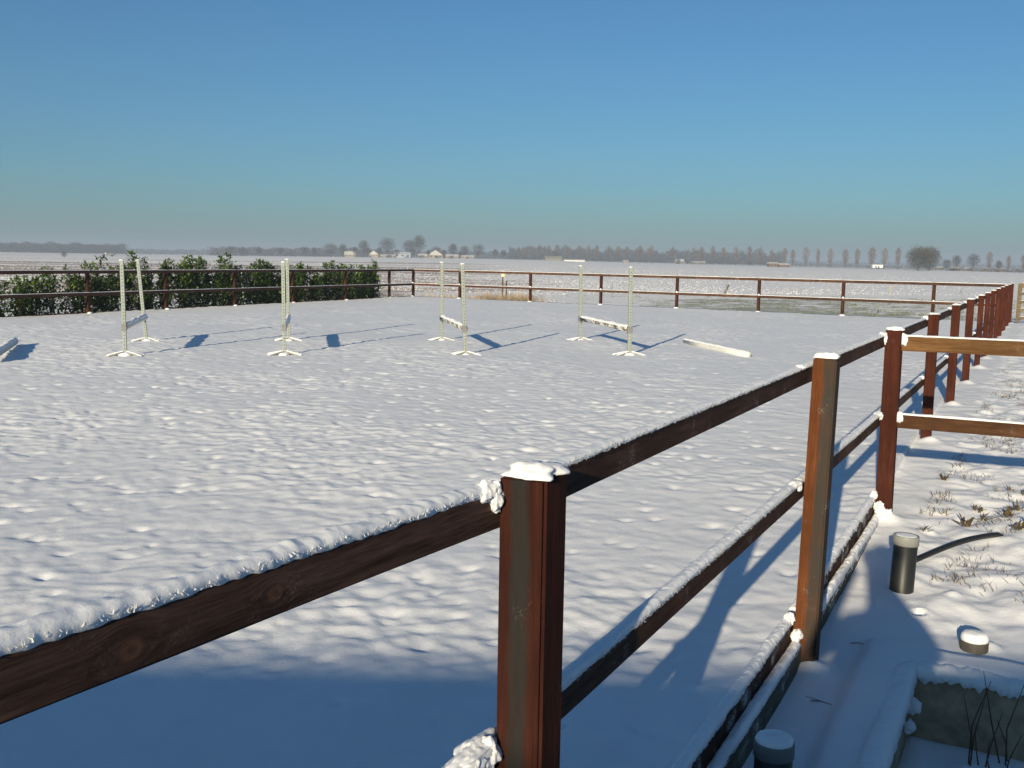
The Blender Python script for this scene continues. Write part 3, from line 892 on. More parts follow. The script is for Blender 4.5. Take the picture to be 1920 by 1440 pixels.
def jump_stand(x, y, rotz, H, tilt, seed, label):
    e = empty('jump_stand', (x, y, -0.03), label, 'jump stand', 'stands of the four jumps', rotz)
    w = 0.064
    # upright: folded perforated channel
    V, F = box_geo(-w / 2, w / 2, -w / 2, w / 2, 0.0, H + 0.03)
    me = mesh_from('upright', V, F, M_GALV)
    bm = bmesh.new(); bm.from_mesh(me); bmesh.ops.bevel(bm, geom=list(bm.edges), offset=0.006, segments=1, affect='EDGES'); bm.to_mesh(me); bm.free()
    up = obj('upright', me, e); up.rotation_euler = (tilt[0], tilt[1], 0)
    parts = []
    nh = 26
    for k in range(nh):
        z = 0.14 + (H - 0.2) * k / (nh - 1)
        for ax in range(2):
            for sg in (-1, 1):
                r = 0.009; d = w / 2 + 0.0012
                vs_ = []
                for q in range(8):
                    t = 2 * math.pi * q / 8
                    a, b = r * math.cos(t), r * math.sin(t)
                    vs_.append((a, sg * d, z + b) if ax == 0 else (sg * d, a, z + b))
                f = tuple(range(8))
                if (ax == 0) == (sg > 0): f = f[::-1]
                parts.append((vs_, [f]))
    h = obj('punched_holes', merge_meshes('punched_holes', parts, M_HOLE), up)
    # splayed feet under snow
    rr = random.Random(seed)
    for q in range(4):
        a = math.pi / 4 + q * math.pi / 2 + rr.uniform(-0.1, 0.1) + (0.35 if q % 2 else -0.35)
        L = 0.27
        A = Vector((math.cos(a) * 0.03, math.sin(a) * 0.03, 0.095)); B = Vector((math.cos(a) * L, math.sin(a) * L, 0.035))
        f = plank(None, 'foot', A, B, 0.05, 0.035, M_CUP, seed + q)
        f.parent = e
        s = obj('snow_cap', snow_strip('snow_cap', (B - A).length + 0.05, 0.052, 0.014, seed * 3 + q, 0.02, (0.02, 0.02)), f)
    base = obj('snow_drift', snow_blob('snow_drift', 0.11, 0.10, 0.04, seed + 9, 12, 0.5), e)
    base.location = (0.0, 0.0, 0.03)
    cup = obj('cup', box_mesh('cup', w + 0.025, w + 0.025, 0.12, M_CUP, 0.008, (0, 0, 0.505)), up)
    bk = obj('cup_hook', box_mesh('cup_hook', 0.05, 0.09, 0.02, M_CUP, 0.004, (0, w / 2 + 0.045, 0.43)), up)
    if rr.random() < 0.9:
        c = obj('snow_cap', snow_blob('snow_cap', 0.045, 0.045, 0.015, seed + 30, 8, 0.2), up)
        c.location = (0, 0, H + 0.035)
    return e

def jump_pole(a, b, z, mat, r, seed, label, cat='jump pole', snow=0.03, group=None, ground=False):
    A = Vector((a[0], a[1], z)); B = Vector((b[0], b[1], z))
    M, L = frame_AB(A, B)
    e = empty('ground_pole' if ground else 'jump_pole', tuple(A), label, cat, group)
    e.rotation_euler = M.to_3x3().to_euler()
    V, F = tube_geo([(0, 0, 0), (L * 0.33, 0, -0.002), (L * 0.66, 0, 0.001), (L, 0, 0)], r, 12)
    me = mesh_from('pole', V, F, mat, True)
    obj('pole', me, e)
    s = obj('snow_cap', snow_strip('snow_cap', L - 0.02, r * 1.75, snow, seed, 0.025, (0.02, 0.02)), e)
    s.location = (0.01, 0, r * 0.72)
    return e

JUMPS = [((-6.67, 17.65), (-7.33, 20.54), (0.0, 0.0), 'leftmost jump'), ((-4.06, 18.25), (-4.64, 21.27), (0, 0), 'second jump from the left'),
         ((-0.86, 18.74), (-1.52, 21.96), (0, 0), 'third jump from the left'), ((2.20, 19.32), (1.49, 22.62), (0, 0), 'rightmost jump')]
TILT = {(0, 0): (0.0, -0.010), (0, 1): (0, -0.075), (1, 0): (0, -0.006), (1, 1): (0, -0.010), (2, 0): (0, -0.045), (2, 1): (0, -0.004), (3, 0): (0, -0.012), (3, 1): (0, -0.02)}
for j, (a, b, t, nm) in enumerate(JUMPS):
    ang = math.atan2(b[1] - a[1], b[0] - a[0])
    for q, (p, w) in enumerate(((a, 'nearer'), (b, 'farther'))):
        jump_stand(p[0], p[1], ang - math.pi / 2 + (math.pi if q else 0), [1.61, 1.60, 1.62, 1.66, 1.64, 1.65, 1.63, 1.62][j * 2 + q],
                   (0, TILT[(j, q)][1] * (-1 if q else 1)), 800 + j * 20 + q * 7, 'pale perforated metal upright, %s stand of the %s' % (w, nm))
    d = Vector((b[0] - a[0], b[1] - a[1])).normalized()
    a2 = (a[0] + d.x * 0.055, a[1] + d.y * 0.055); b2 = (b[0] - d.x * 0.055, b[1] - d.y * 0.055)
    jump_pole(a2, b2, 0.475, M_POLE_DARK if j >= 2 else M_POLE_WHITE, 0.05, 880 + j,
              ['snow topped pale pole hung across the leftmost jump', 'snow topped pole seen end on across the second jump from the left',
               'dark and white blotched pole across the third jump from the left', 'dark and white blotched pole across the rightmost jump'][j], group='poles of the four jumps', snow=0.045)
jump_pole((3.73, 22.19), (4.40, 19.15), 0.05, M_POLE_WHITE, 0.06, 890, 'cream pole lying on the snow right of the rightmost jump', 'pole', 0.03, 'poles lying on the arena', True)
jump_pole((-9.38, 19.33), (-8.35, 16.45), 0.05, M_POLE_WHITE, 0.065, 891, 'snow covered pole lying at the left edge of the arena', 'pole', 0.04, 'poles lying on the arena', True)

# ------------------------------------------------------------------ pit, pipes, hose, weeds in the yard
pit = empty('concrete_pit', tuple(sn(3.52, 0.52, -0.8)), 'sunken concrete edged pit with snow on its rim and floor', 'pit')
def yard_box(name, s0, s1, n0, n1, z0, z1, mat, parent, bev=0.006):
    me = box_mesh(name, n1 - n0, s1 - s0, z1 - z0, mat, bev, ((n0 + n1) / 2, (s0 + s1) / 2, (z0 + z1) / 2))
    o = obj(name, me, parent)
    M = Matrix.Translation((P1[0], P1[1], 0)) @ Matrix.Rotation(-TH, 4, 'Z')
    o.matrix_basis = parent_inv(parent) @ M
    return o
ZR = -0.385
yard_box('wall_slab', PIT_S1 - 0.006, PIT_S1 + 0.07, PIT_N0 - 0.07, 1.16, -1.0, ZR - 0.012, M_CONC, pit)
yard_box('wall_slab', PIT_S1 - 0.010, PIT_S1 + 0.07, 1.166, PIT_N1 + 0.07, -1.0, ZR - 0.02, M_CONC, pit)
yard_box('wall_slab', PIT_S0, PIT_S1 - 0.008, PIT_N0 - 0.07, PIT_N0 + 0.012, -1.0, ZR - 0.018, M_CONC, pit)
yard_box('wall_slab', PIT_S0, PIT_S1 - 0.008, PIT_N1 - 0.01, PIT_N1 + 0.07, -1.0, ZR - 0.018, M_CONC, pit)
yard_box('wall_slab', PIT_S0 - 0.07, PIT_S0 - 0.001, PIT_N0 - 0.07, PIT_N1 + 0.07, -1.0, ZR - 0.018, M_CONC, pit)
# snow floor of the pit, scalloped against the wall
def pit_floor():
    s = np.arange(PIT_S0, PIT_S1 + 0.001, 0.022); n = np.arange(PIT_N0, PIT_N1 + 0.001, 0.022)
    S, Nn = np.meshgrid(s, n, indexing='ij')
    d = np.minimum(PIT_S1 - S, Nn - PIT_N0)
    z = -0.74 + 0.045 * (1 - np.exp(-np.maximum(d, 0) / 0.05)) * (0.75 + 0.9 * perlin(Nn * 6.5 + 1.2, S * 2, 201)) + 0.02 * perlin(S * 3, Nn * 3, 202)
    X = P1[0] + S * E[0] + Nn * NV[0]; Y = P1[1] + S * E[1] + Nn * NV[1]
    me = mesh_np('snow_floor', np.stack([X, Y, z], -1).reshape(-1, 3), quads=grid_quads(*z.shape)[:, ::-1], mat=M_SNOW)
    o = obj('snow_floor', me, pit); o.matrix_basis = parent_inv(pit)
pit_floor()
# snow rolled over the rim edge
for (A, B, sd, hh) in ((sn(PIT_S1 + 0.028, PIT_N0 - 0.02, ZR + 0.006), sn(PIT_S1 + 0.028, 1.9, ZR + 0.006), 211, 0.062), (sn(0.4, PIT_N0 - 0.02, ZR - 0.02), sn(PIT_S1, PIT_N0 - 0.02, ZR + 0.002), 212, 0.060)):
    M, L = frame_AB(A, B)
    o = obj('snow_cap', snow_strip('snow_cap', L, 0.13, hh, sd, 0.012, (0.05, 0.02) if sd == 211 else (0.05, 0.02), jag=0.25), pit)
    o.matrix_basis = parent_inv(pit) @ M
for k, (s, n, z, r_) in enumerate(((3.40, 0.555, -0.52, 0.045), (3.33, 0.55, -0.60, 0.035))):
    c = obj('snow_clump', snow_blob('snow_clump', r_, r_ * 0.7, r_, 220 + k), pit)
    c.matrix_basis = parent_inv(pit) @ Matrix.Translation(sn(s, n, z))

def lathe(prof, n=28):
    V, F = [], []
    for (r, z) in prof:
        for k in range(n):
            t = 2 * math.pi * k / n
            V.append((r * math.cos(t), r * math.sin(t), z))
    for i in range(len(prof) - 1):
        for k in range(n):
            k2 = (k + 1) % n
            F.append((i * n + k, i * n + k2, (i + 1) * n + k2, (i + 1) * n + k))
    F.append(tuple(range((len(prof) - 1) * n, len(prof) * n)))
    return V, F
def disc_snow(r, h, seed):
    V, F = lathe([(r * 0.99, 0), (r * 1.01, h * 0.45), (r * 0.93, h * 0.8), (r * 0.75, h), (r * 0.4, h * 1.05), (r * 0.02, h * 1.06)], 28)
    rr = random.Random(seed)
    V = [(x * (1 + rr.uniform(-0.02, 0.02)), y * (1 + rr.uniform(-0.02, 0.02)), z + (rr.uniform(-0.06, 0.06) * h if z > 0 else 0)) for x, y, z in V]
    return mesh_from('snow_cap', V, F, M_SNOWCAP, True)
def pipe(s, n, z0, z1, r, label, cap_mat, body_mat, capped=True, snow=0.03, seed=0, tilt=(0, 0)):
    p = sn(s, n, z0)
    e = empty('drain_pipe', tuple(p), label, 'pipe', 'drain pipes standing by the fence')
    e.rotation_euler = (tilt[0], tilt[1], 0)
    H = z1 - z0
    V, F = lathe([(r, -0.1), (r, H - 0.002), (r * 0.93, H), (r * 0.92, H - 0.01), (0.001, H - 0.01)])
    b = obj('pipe_body', mesh_from('pipe_body', V, F, body_mat), e)
    for poly in b.data.polygons: poly.use_smooth = len(poly.vertices) == 4 and abs(poly.normal.z) < 0.5
    if capped:
        V, F = lathe([(r * 1.005, H - 0.058), (r * 1.075, H - 0.056), (r * 1.075, H - 0.004), (r * 1.05, H + 0.004), (r * 0.95, H + 0.004), (r * 0.90, H - 0.004), (0.001, H - 0.004)])
        c = obj('pipe_cap', mesh_from('pipe_cap', V, F, cap_mat), e)
        for poly in c.data.polygons: poly.use_smooth = len(poly.vertices) == 4 and abs(poly.normal.z) < 0.5
    if snow:
        sc = obj('snow_cap', disc_snow(r * (0.98 if snow > 0.02 else 0.88), snow, seed), e); sc.location = (0, 0, H - 0.003)
    return e
pipe(4.73, 0.325, -0.36, 0.045, 0.074, 'tall dark grey pipe with pale grey cap standing near the fence', M_PVCCAP, M_PVC, True, 0.008, 1, (0.0, 0.03))
pipe(3.98, 0.80, -0.40, -0.305, 0.074, 'short stub pipe with a thick round snow cap behind the pit', M_PVCCAP2, M_STUBPIPE, False, 0.046, 2)
pipe(1.90, 0.175, -0.46, -0.165, 0.076, 'grey capped pipe topped with snow at the bottom edge below the fence', M_PVCCAP2, M_PVC, True, 0.03, 3)

# hose arching out of the snow
hp = []
for k in range(25):
    t = k / 24
    s = 5.20 + 0.98 * t; n = 0.30 + 0.62 * t ** 0.9
    z = float(yard_z(s)) + 0.02 + 0.005 * t + 0.055 * math.sin(math.pi * min(1, t * 1.02)) - 0.10 * max(0, t - 0.85) / 0.15
    hp.append(sn(s, n, z))
V, F = tube_geo(hp, 0.019, 10)
tag(obj('garden_hose', mesh_from('hose', V, F, M_HOSE, True)), 'black hose arching out of the snow behind the tall grey pipe', 'hose')

# weeds and stubs poking through
def blade(V, F, p, d, L, w, bend, rr, seg=2):
    d = Vector(d).normalized(); sd = d.cross(Vector((rr.uniform(-1, 1), rr.uniform(-1, 1), 0.3))).normalized()
    o = len(V); q = Vector(p)
    for k in range(seg + 1):
        f = k / seg
        ww = w * (1 - f * 0.85)
        V.append(q + sd * ww / 2); V.append(q - sd * ww / 2)
        d = (d + Vector(bend) * (1.0 / seg)).normalized()
        q = q + d * (L / seg)
    for k in range(seg):
        a = o + 2 * k
        F.append((a, a + 1, a + 3, a + 2))
def leaf_shape(V, F, p, d, L, w, rr):
    d = Vector(d).normalized(); sd = d.cross(Vector((0, 0, 1)))
    if sd.length < 0.1: sd = Vector((1, 0, 0))
    sd.normalize(); nn = sd.cross(d)
    o = len(V); p = Vector(p)
    V += [p, p + d * L * 0.35 + sd * w / 2 + nn * w * 0.12, p + d * L * 0.75 + sd * w * 0.38 + nn * w * 0.1, p + d * L - nn * w * 0.2, p + d * L * 0.75 - sd * w * 0.38 + nn * w * 0.1, p + d * L * 0.35 - sd * w / 2 + nn * w * 0.12, p + d * L * 0.5 - nn * w * 0.05]
    F += [(o, o + 1, o + 6), (o + 1, o + 2, o + 6), (o + 2, o + 3, o + 6), (o + 3, o + 4, o + 6), (o + 4, o + 5, o + 6), (o + 5, o, o + 6)]
WEEDS = [(6.03, 0.33, 0.05, 'small brown curled weed leaf beside the dark hose end near the pipe'),
         (6.36, 0.60, 0.085, 'largest brown green weed tuft left of the hose end'),
         (6.52, 0.70, 0.06, 'brown weed sprig just right of the largest weed tuft'),
         (6.75, 0.66, 0.06, 'slanting brown weed sprig behind the largest weed tuft'),
         (6.55, 0.88, 0.07, 'upright brown weed sprig near the right edge above the hose'),
         (6.78, 0.92, 0.07, 'spreading brown weed by the right edge behind the hose'),
         (6.22, 0.965, 0.09, 'green weed tuft at the right edge beyond the hose tip'),
         (7.6, 0.33, 0.06, 'flat dark grass tuft left of the snow hummocks behind the tall pipe'),
         (7.35, 0.97, 0.05, 'small green weed in a snow hollow at the right edge'),
         (7.5, 0.85, 0.05, 'small dark weed in a snow hollow near the right edge')]
for k, (s, n, sz, lab) in enumerate(WEEDS):
    sz *= 1.3
    rr = random.Random(900 + k)
    V, F = [], []
    p0 = sn(s, n, yz(s, n) - 0.008)
    for q in range(9 if sz > 0.065 else 6):
        a = rr.uniform(0, 6.28); el = rr.uniform(0.25, 1.3)
        d = (math.cos(a) * math.cos(el), math.sin(a) * math.cos(el), math.sin(el))
        p = p0 + Vector((rr.gauss(0, sz * 0.25), rr.gauss(0, sz * 0.25), 0))
        leaf_shape(V, F, p, d, sz * rr.uniform(0.6, 1.2), sz * rr.uniform(0.15, 0.35), rr)
    for q in range(4):
        a = rr.uniform(0, 6.28)
        blade(V, F, p0 + Vector((rr.gauss(0, sz * 0.2), rr.gauss(0, sz * 0.2), 0)), (math.cos(a) * 0.5, math.sin(a) * 0.5, 1), sz * rr.uniform(0.8, 1.4), 0.006, (rr.uniform(-.4, .4), rr.uniform(-.4, .4), -0.3), rr)
    me = mesh_from('weed', V, F, M_WEED)
    tag(obj('weed', me), lab, 'weed', 'weeds poking through the yard snow')
# dry stems standing in the pit
st = empty('dry_weed', tuple(sn(3.3, 1.0, -0.72)), 'bare dry weed stems leaning against the pit wall', 'weed')
rr = random.Random(77)
for k in range(10):
    s, n = 3.44 - rr.uniform(0.0, 0.25), 0.90 + rr.uniform(-0.08, 0.16)
    a = sn(s, n, -0.74); lean = Vector((rr.uniform(-0.28, 0.24), rr.uniform(-0.1, 0.2), 1))
    Lk = rr.uniform(0.18, 0.50)
    mid = a + lean * Lk * 0.5 + Vector((rr.uniform(-.02, .02), 0, 0)); top = a + lean * Lk + Vector((rr.uniform(-.06, .06), 0, 0))
    V, F = tube_geo([a, mid, top], [0.0045, 0.0035, 0.0015], 5)
    o = obj('stem', mesh_from('stem', V, F, M_STEM), st); o.matrix_basis = parent_inv(st)
# loose twigs on the path
for k, (s, n, L, a, lab) in enumerate(((2.90, 0.13, 0.10, -0.5, 'forked dry twig on the shaded path by the fence foot'), (3.72, 0.18, 0.085, -0.35, 'single straight twig on the shaded path near the second post'))):
    p = sn(s, n, yz(s, n) + 0.012)
    q = p + Vector((math.cos(a) * L, math.sin(a) * L, 0.002))
    parts = [tube_geo([p, (p + q) / 2 + Vector((0, 0.004, 0.006)), q], [0.003, 0.0025, 0.0015], 5)]
    if k == 0:
        parts.append(tube_geo([(p + q) / 2 + Vector((0, 0.004, 0.006)), p + Vector((-0.02, 0.03, 0.01))], [0.002, 0.001], 5))
    tag(obj('twig', merge_meshes('twig', parts, M_STEM)), lab, 'twig')
# uncounted grass stubs
rr = random.Random(31); V, F = [], []
for k in range(3600):
    u = rr.random()
    s = 4.2 + 26 * u ** 1.6
    n = 0.12 + abs(rr.gauss(0, 0.55)) + 0.02 * s
    if s < 6.5 and n < 0.5 and rr.random() < 0.8: continue
    c = perlin(np.array([s * 1.3]), np.array([n * 2.0]), 300)[0]
    if c < 0.10: continue
    q = sn(s, n, yz(s, n) - 0.006)
    for _ in range(rr.choice((1, 1, 2, 4))):
        blade(V, F, q + Vector((rr.gauss(0, .02), rr.gauss(0, .02), 0)), (rr.gauss(0, .5), rr.gauss(0, .5), 1), rr.uniform(0.03, 0.08), 0.006, (rr.uniform(-.5, .5), rr.uniform(-.5, .5), -.2), rr)
tag(obj('grass_stubble', mesh_from('grass_stubble', V, F, M_TUFT)), 'sparse dry grass tips poking through the yard snow', 'grass', kind='stuff')

# ------------------------------------------------------------------ laurel hedge behind the left fence
def shrub_meshes(H, w, seed, nleaf):
    rr = random.Random(seed)
    V, F, SV, SF = [], [], [], []
    nst = rr.randint(5, 8)
    for k in range(nst):
        h = H * (1.0 if k == 0 else rr.uniform(0.65, 0.97))
        x0, y0 = rr.uniform(-w * 0.3, w * 0.3), rr.uniform(-0.16, 0.16)
        tx, ty = x0 * 1.45 + rr.uniform(-.1, .1), y0 * 1.5 + rr.uniform(-.08, .08)
        v, f = tube_geo([(x0 * 0.6, y0 * 0.6, -0.1), ((x0 + tx) / 2, (y0 + ty) / 2, h * 0.5), (tx, ty, h)], [0.012, 0.009, 0.004], 5, False)
        o = len(SV); SV += v; SF += [tuple(i + o for i in q) for q in f]
        for q in range(int(nleaf / nst)):
            t = rr.random() ** 0.8
            z = 0.04 + (h - 0.04) * t
            spread = w * 0.34 * (1 - 0.8 * t ** 3) + 0.035
            px = x0 + (tx - x0) * t + rr.gauss(0, spread * 0.55); py = y0 + (ty - y0) * t + rr.gauss(0, spread * 0.5)
            a = rr.uniform(0, 6.28); el = rr.uniform(-0.3, 1.1)
            d = (math.cos(a) * math.cos(el), math.sin(a) * math.cos(el), math.sin(el))
            leaf_shape(V, F, (px, py, z), d, rr.uniform(0.11, 0.18), rr.uniform(0.05, 0.075), rr)
    return mesh_from('foliage', V, F, M_LAUREL), mesh_from('stems', SV, SF, M_STEM)
HT_T = [2.4, 3.2, 4.6, 5.6, 6.4, 7.6, 9.2, 10.4, 11.5, 12.9, 14.0, 15.3, 15.9, 16.4, 17.3, 18.4, 18.8, 19.6, 20.2, 21.2, 21.9, 22.4, 24.5]
HT_H = [1.62, 1.35, 1.50, 1.62, 1.35, 1.45, 1.40, 1.62, 1.75, 1.72, 1.72, 1.60, 1.28, 1.9, 1.62, 1.42, 1.55, 1.12, 1.12, 1.15, 0.95, 0.60, 0.66]
shrubs = []
t = 2.55
k = 0
while t < 24.5:
    H = float(np.interp(t, HT_T, HT_H)) + 0.28
    H *= random.Random(1000 + k).uniform(0.93, 1.03)
    w = random.Random(1100 + k).uniform(0.62, 0.85)
    shrubs.append((t, H, w))
    t += random.Random(1200 + k).uniform(0.55, 0.78)
    if k in (5, 20, 27, 30): t += 0.25
    k += 1
for k, (t, H, w) in enumerate(shrubs):
    off = np.array([-DL[1], DL[0]]) * (0.55 + 0.08 * math.sin(k * 2.1))
    p = CL - DL * t + off
    lab = 'leafy green laurel shrub of the hedge, %s counted from the far corner of the fence' % (ORD[k] if k < len(ORD) else 'last')
    e = empty('laurel_shrub', (p[0], p[1], FIELD_Z), lab, 'shrub', 'laurel hedge behind the left fence', math.pi / 2 - TL)
    fo, ste = shrub_meshes(H, w, 1300 + k, int((620 + 520 * H) * (0.6 if t > 17.5 else 0.85)))
    obj('foliage', fo, e); obj('stem', ste, e)

# ------------------------------------------------------------------ things in the field
def stake(px, D, ybase_z, h, r, mat, label, lean=0.0, name='field_stake', cat='stake', group='stakes in the field'):
    X = (px - 960) / 1930 * D
    z = float(field_h(np.array(X), np.array(D)))
    V, F = tube_geo([(0, 0, -0.15), (lean * h * 0.5, 0, h * 0.5), (lean * h, 0, h)], [r, r, r * 0.8], 6)
    o = obj(name, mesh_from(name, V, F, mat))
    o.location = (X, D, z)
    return tag(o, label, cat, group)
M_STAKEY = plain('yellow_stake', (0.45, 0.33, 0.10), 0.6)
M_STAKEG = plain('grey_stake', (0.22, 0.22, 0.22), 0.6)
stake(1144, 58, 0, 0.85, 0.03, M_STAKEG, 'thin grey stake in the snow behind the fence panel right of the rightmost jump')
stake(1357, 60, 0, 0.85, 0.025, M_STAKEG, 'thin grey wire stake beside the leaning dark post')
stake(1351, 62, 0, 0.75, 0.06, M_BARK, 'dark leaning post stump beside a thin wire stake', 0.45)
stake(1662, 78, 0, 0.55, 0.045, M_STAKEY, 'yellow stake showing above the far rail on the right')
stake(1795, 80, 0, 0.40, 0.05, M_STAKEG, 'short grey stake above the far rail near the corner')
stake(1643, 39, 0, 0.62, 0.02, M_STAKEG, 'thin pale grey stake standing in the grass close behind the far fence')
stake(762, 140, 0, 0.8, 0.09, M_STAKEY, 'lone pale post in the field above the left corner of the fence')
X = (940 - 960) / 1930 * 52
mk = empty('marker_post', (X, 52, FIELD_Z), 'two legged marker post with a cream box top behind the far fence', 'marker')
for dx, h in ((-0.02, 1.2), (0.17, 0.95)):
    V, F = tube_geo([(dx, 0, -0.1), (dx, 0, h)], [0.05, 0.045], 6)
    obj('leg', mesh_from('leg', V, F, M_BARK), mk)
obj('box_top', box_mesh('box_top', 0.20, 0.2, 0.28, plain('cream_box', (0.60, 0.55, 0.36), 0.6), 0.02, (0.0, 0, 1.28)), mk)
obj('snow_cap', snow_blob('snow_cap', 0.12, 0.12, 0.05, 5, 8, 0.3), mk).location = (0, 0, 1.42)

# tan reeds along the ditch, meadow blades, clods: too many to count
rr = random.Random(41); V, F = [], []
for k in range(1500):
    a = rr.choice((rr.gauss(-0.002, 0.010), rr.gauss(0.013, 0.008), rr.gauss(-0.06, 0.02), rr.gauss(-0.025, 0.008)))
    Y = rr.uniform(48.2, 53) - a * 30
    X = a * Y
    big = a > -0.035
    blade(V, F, (X, Y, FIELD_Z - 0.02), (rr.gauss(0, .35), rr.gauss(0, .35), 1), rr.uniform(0.2, 0.55) * (1 if big else 0.6), 0.02, (rr.uniform(-.6, .6), 0, -.35), rr)
tag(obj('reeds', mesh_from('reeds', V, F, M_REED)), 'tan dry reeds along the ditch behind the far fence', 'reeds', kind='stuff')
rr = random.Random(43); V, F = [], []
for k in range(5000):
    a = rr.uniform(0.02, 0.62); Y = rr.uniform(33, 66)
    X = a * Y
    far = ((X - CR[0]) * 0.555 + (Y - CR[1]) * 0.832)
    if far < 0.4: continue
    if rr.random() > min(1, 0.1 + 3 * max(0, a - 0.03)): continue
    if perlin(np.array([X * 0.5]), np.array([Y * 0.35]), 310)[0] < -0.05: continue
    if ((X - P1[0]) * NV[0] + (Y - P1[1]) * NV[1]) > 0 and ((X - P1[0]) * E[0] + (Y - P1[1]) * E[1]) < 43: zz = float(yard_z((X - P1[0]) * E[0] + (Y - P1[1]) * E[1]))
    else: zz = float(FIELD_Z + field_relief(np.array(X), np.array(Y)))
    for _ in range(6):
        blade(V, F, (X + rr.gauss(0, 0.12), Y + rr.gauss(0, 0.05), zz - 0.02), (rr.gauss(0, .8), rr.gauss(0, .8), 1), rr.uniform(0.08, 0.20), 0.022, (rr.uniform(-.6, .6), 0, -.4), rr, 1)
tag(obj('meadow_grass', mesh_from('meadow_grass', V, F, M_MEADOW)), 'green grass tips showing through snow beyond the far fence', 'grass', kind='stuff')

# clods and stubble of the ploughed land
def make_clods():
    r = np.random.default_rng(91); n = 170000
    a = r.uniform(-0.56, 0.53, n)
    inv = r.uniform(1 / 300.0, 1 / 43.0, n); Y = 1 / inv; X = a * Y
    far = (X - CR[0]) * 0.555 + (Y - CR[1]) * 0.832
    lft = -((X - CL[0]) * DL[1] - (Y - CL[1]) * DL[0])
    ok = ((far > 1.0) | (lft > 1.3))
    ok &= ~((a > 0.05) & (Y < 62 + 30 * (a - 0.05)))                      # the meadow
    ditch = (np.abs(Y - 57 + 20 * a) < 4.5) & (a > -0.14) & (a < 0.12)
    ok &= ~(ditch & (r.uniform(0, 1, n) < 0.93))
    dens = np.where(a < 0.06, 1.0, np.clip(1.0 - (a - 0.06) * 2.0, 0.25, 1)) * (0.55 + 0.9 * perlin(X * 0.06, Y * 0.06, 92))
    ok &= r.uniform(0, 1, n) < dens
    X, Y = X[ok], Y[ok]; n = len(X)
    sz = r.uniform(0.03, 0.085, n) * (1 + Y / 170.0)
    z = field_h(X, Y) + field_relief(X, Y) - 0.005
    th = r.uniform(0, 6.28, n)
    P = []
    for k in range(4):
        t = th + k * np.pi / 2; w = sz * r.uniform(0.6, 1.3, n)
        P.append(np.stack([X + np.cos(t) * w, Y + np.sin(t) * w, z - 0.03], 1))
    P.append(np.stack([X + r.normal(0, 0.3, n) * sz, Y + r.normal(0, 0.3, n) * sz, z + sz * r.uniform(0.10, 0.42, n)], 1))
    co = np.concatenate(P); k = np.arange(n)
    tr = np.concatenate([np.stack([k + j * n, k + ((j + 1) % 4) * n, k + 4 * n], 1) for j in range(4)])
    N = Nt('snowy_clods')
    g = N.n('ShaderNodeNewGeometry')
    c = N.ramp(g.outputs['Random Per Island'], [(0.0, (0.16, 0.09, 0.06)), (0.12, (0.30, 0.19, 0.13)), (0.24, (0.55, 0.47, 0.40)), (0.40, SNOW)])
    N.bsdf(c, 0.8, 0.1)
    me = mesh_np('field_clods', co, tris=tr, mat=N.m, smooth=False)
    tag(obj('field_clods', me), 'snowy clods and stubble of the ploughed field', 'clods', kind='stuff')
make_clods()

# ------------------------------------------------------------------ far trees
def slivers(pts, dirs, L, w, seed, mat, name='crown'):
    r = np.random.default_rng(seed)
    n = len(pts)
    d = dirs / np.linalg.norm(dirs, axis=1)[:, None]
    sd = np.cross(d, r.normal(0, 1, (n, 3))); sd /= np.linalg.norm(sd, axis=1)[:, None] + 1e-9
    a = pts - sd * w[:, None] / 2; b = pts + sd * w[:, None] / 2; c = pts + d * L[:, None]
    co = np.concatenate([a, b, c]); k = np.arange(n)
    return mesh_np(name, co, tris=np.stack([k, k + n, k + 2 * n], 1), mat=mat, smooth=False)

def poplar_mesh(seed, H, W, n=850):
    r = np.random.default_rng(seed)
    t = r.uniform(0.18, 1.0, n) ** 0.85
    prof = np.interp(t, [0.15, 0.3, 0.55, 0.8, 0.93, 1.0], [0.25, 0.65, 0.95, 1.0, 0.75, 0.25])
    rad = W / 2 * prof
    a = r.uniform(0, 2 * np.pi, n); q = np.sqrt(r.uniform(0, 1, n))
    rad = rad * (0.85 + 0.7 * perlin(a * 1.3 + seed, t * 7, 421))
    t = t * (1 - 0.12 * np.abs(perlin(a * 2.0 + seed, t * 2, 422)) * 2)
    p = np.stack([np.cos(a) * rad * q, np.sin(a) * rad * q, t * H * 0.92], 1)
    d = np.stack([np.cos(a) * 0.22, np.sin(a) * 0.22, np.ones(n)], 1) + r.normal(0, 0.12, (n, 3))
    crown = slivers(p, d, r.uniform(0.7, 1.9, n) * H / 13, r.uniform(0.06, 0.15, n) * H / 12, seed, M_POPLAR)
    V, F = tube_geo([(0, 0, -0.5), (0, 0, H * 0.4), (0, 0, H * 0.92)], [H * 0.016, H * 0.011, H * 0.003], 6, False)
    trunk = mesh_from('trunk', V, F, M_BARK)
    return trunk, crown

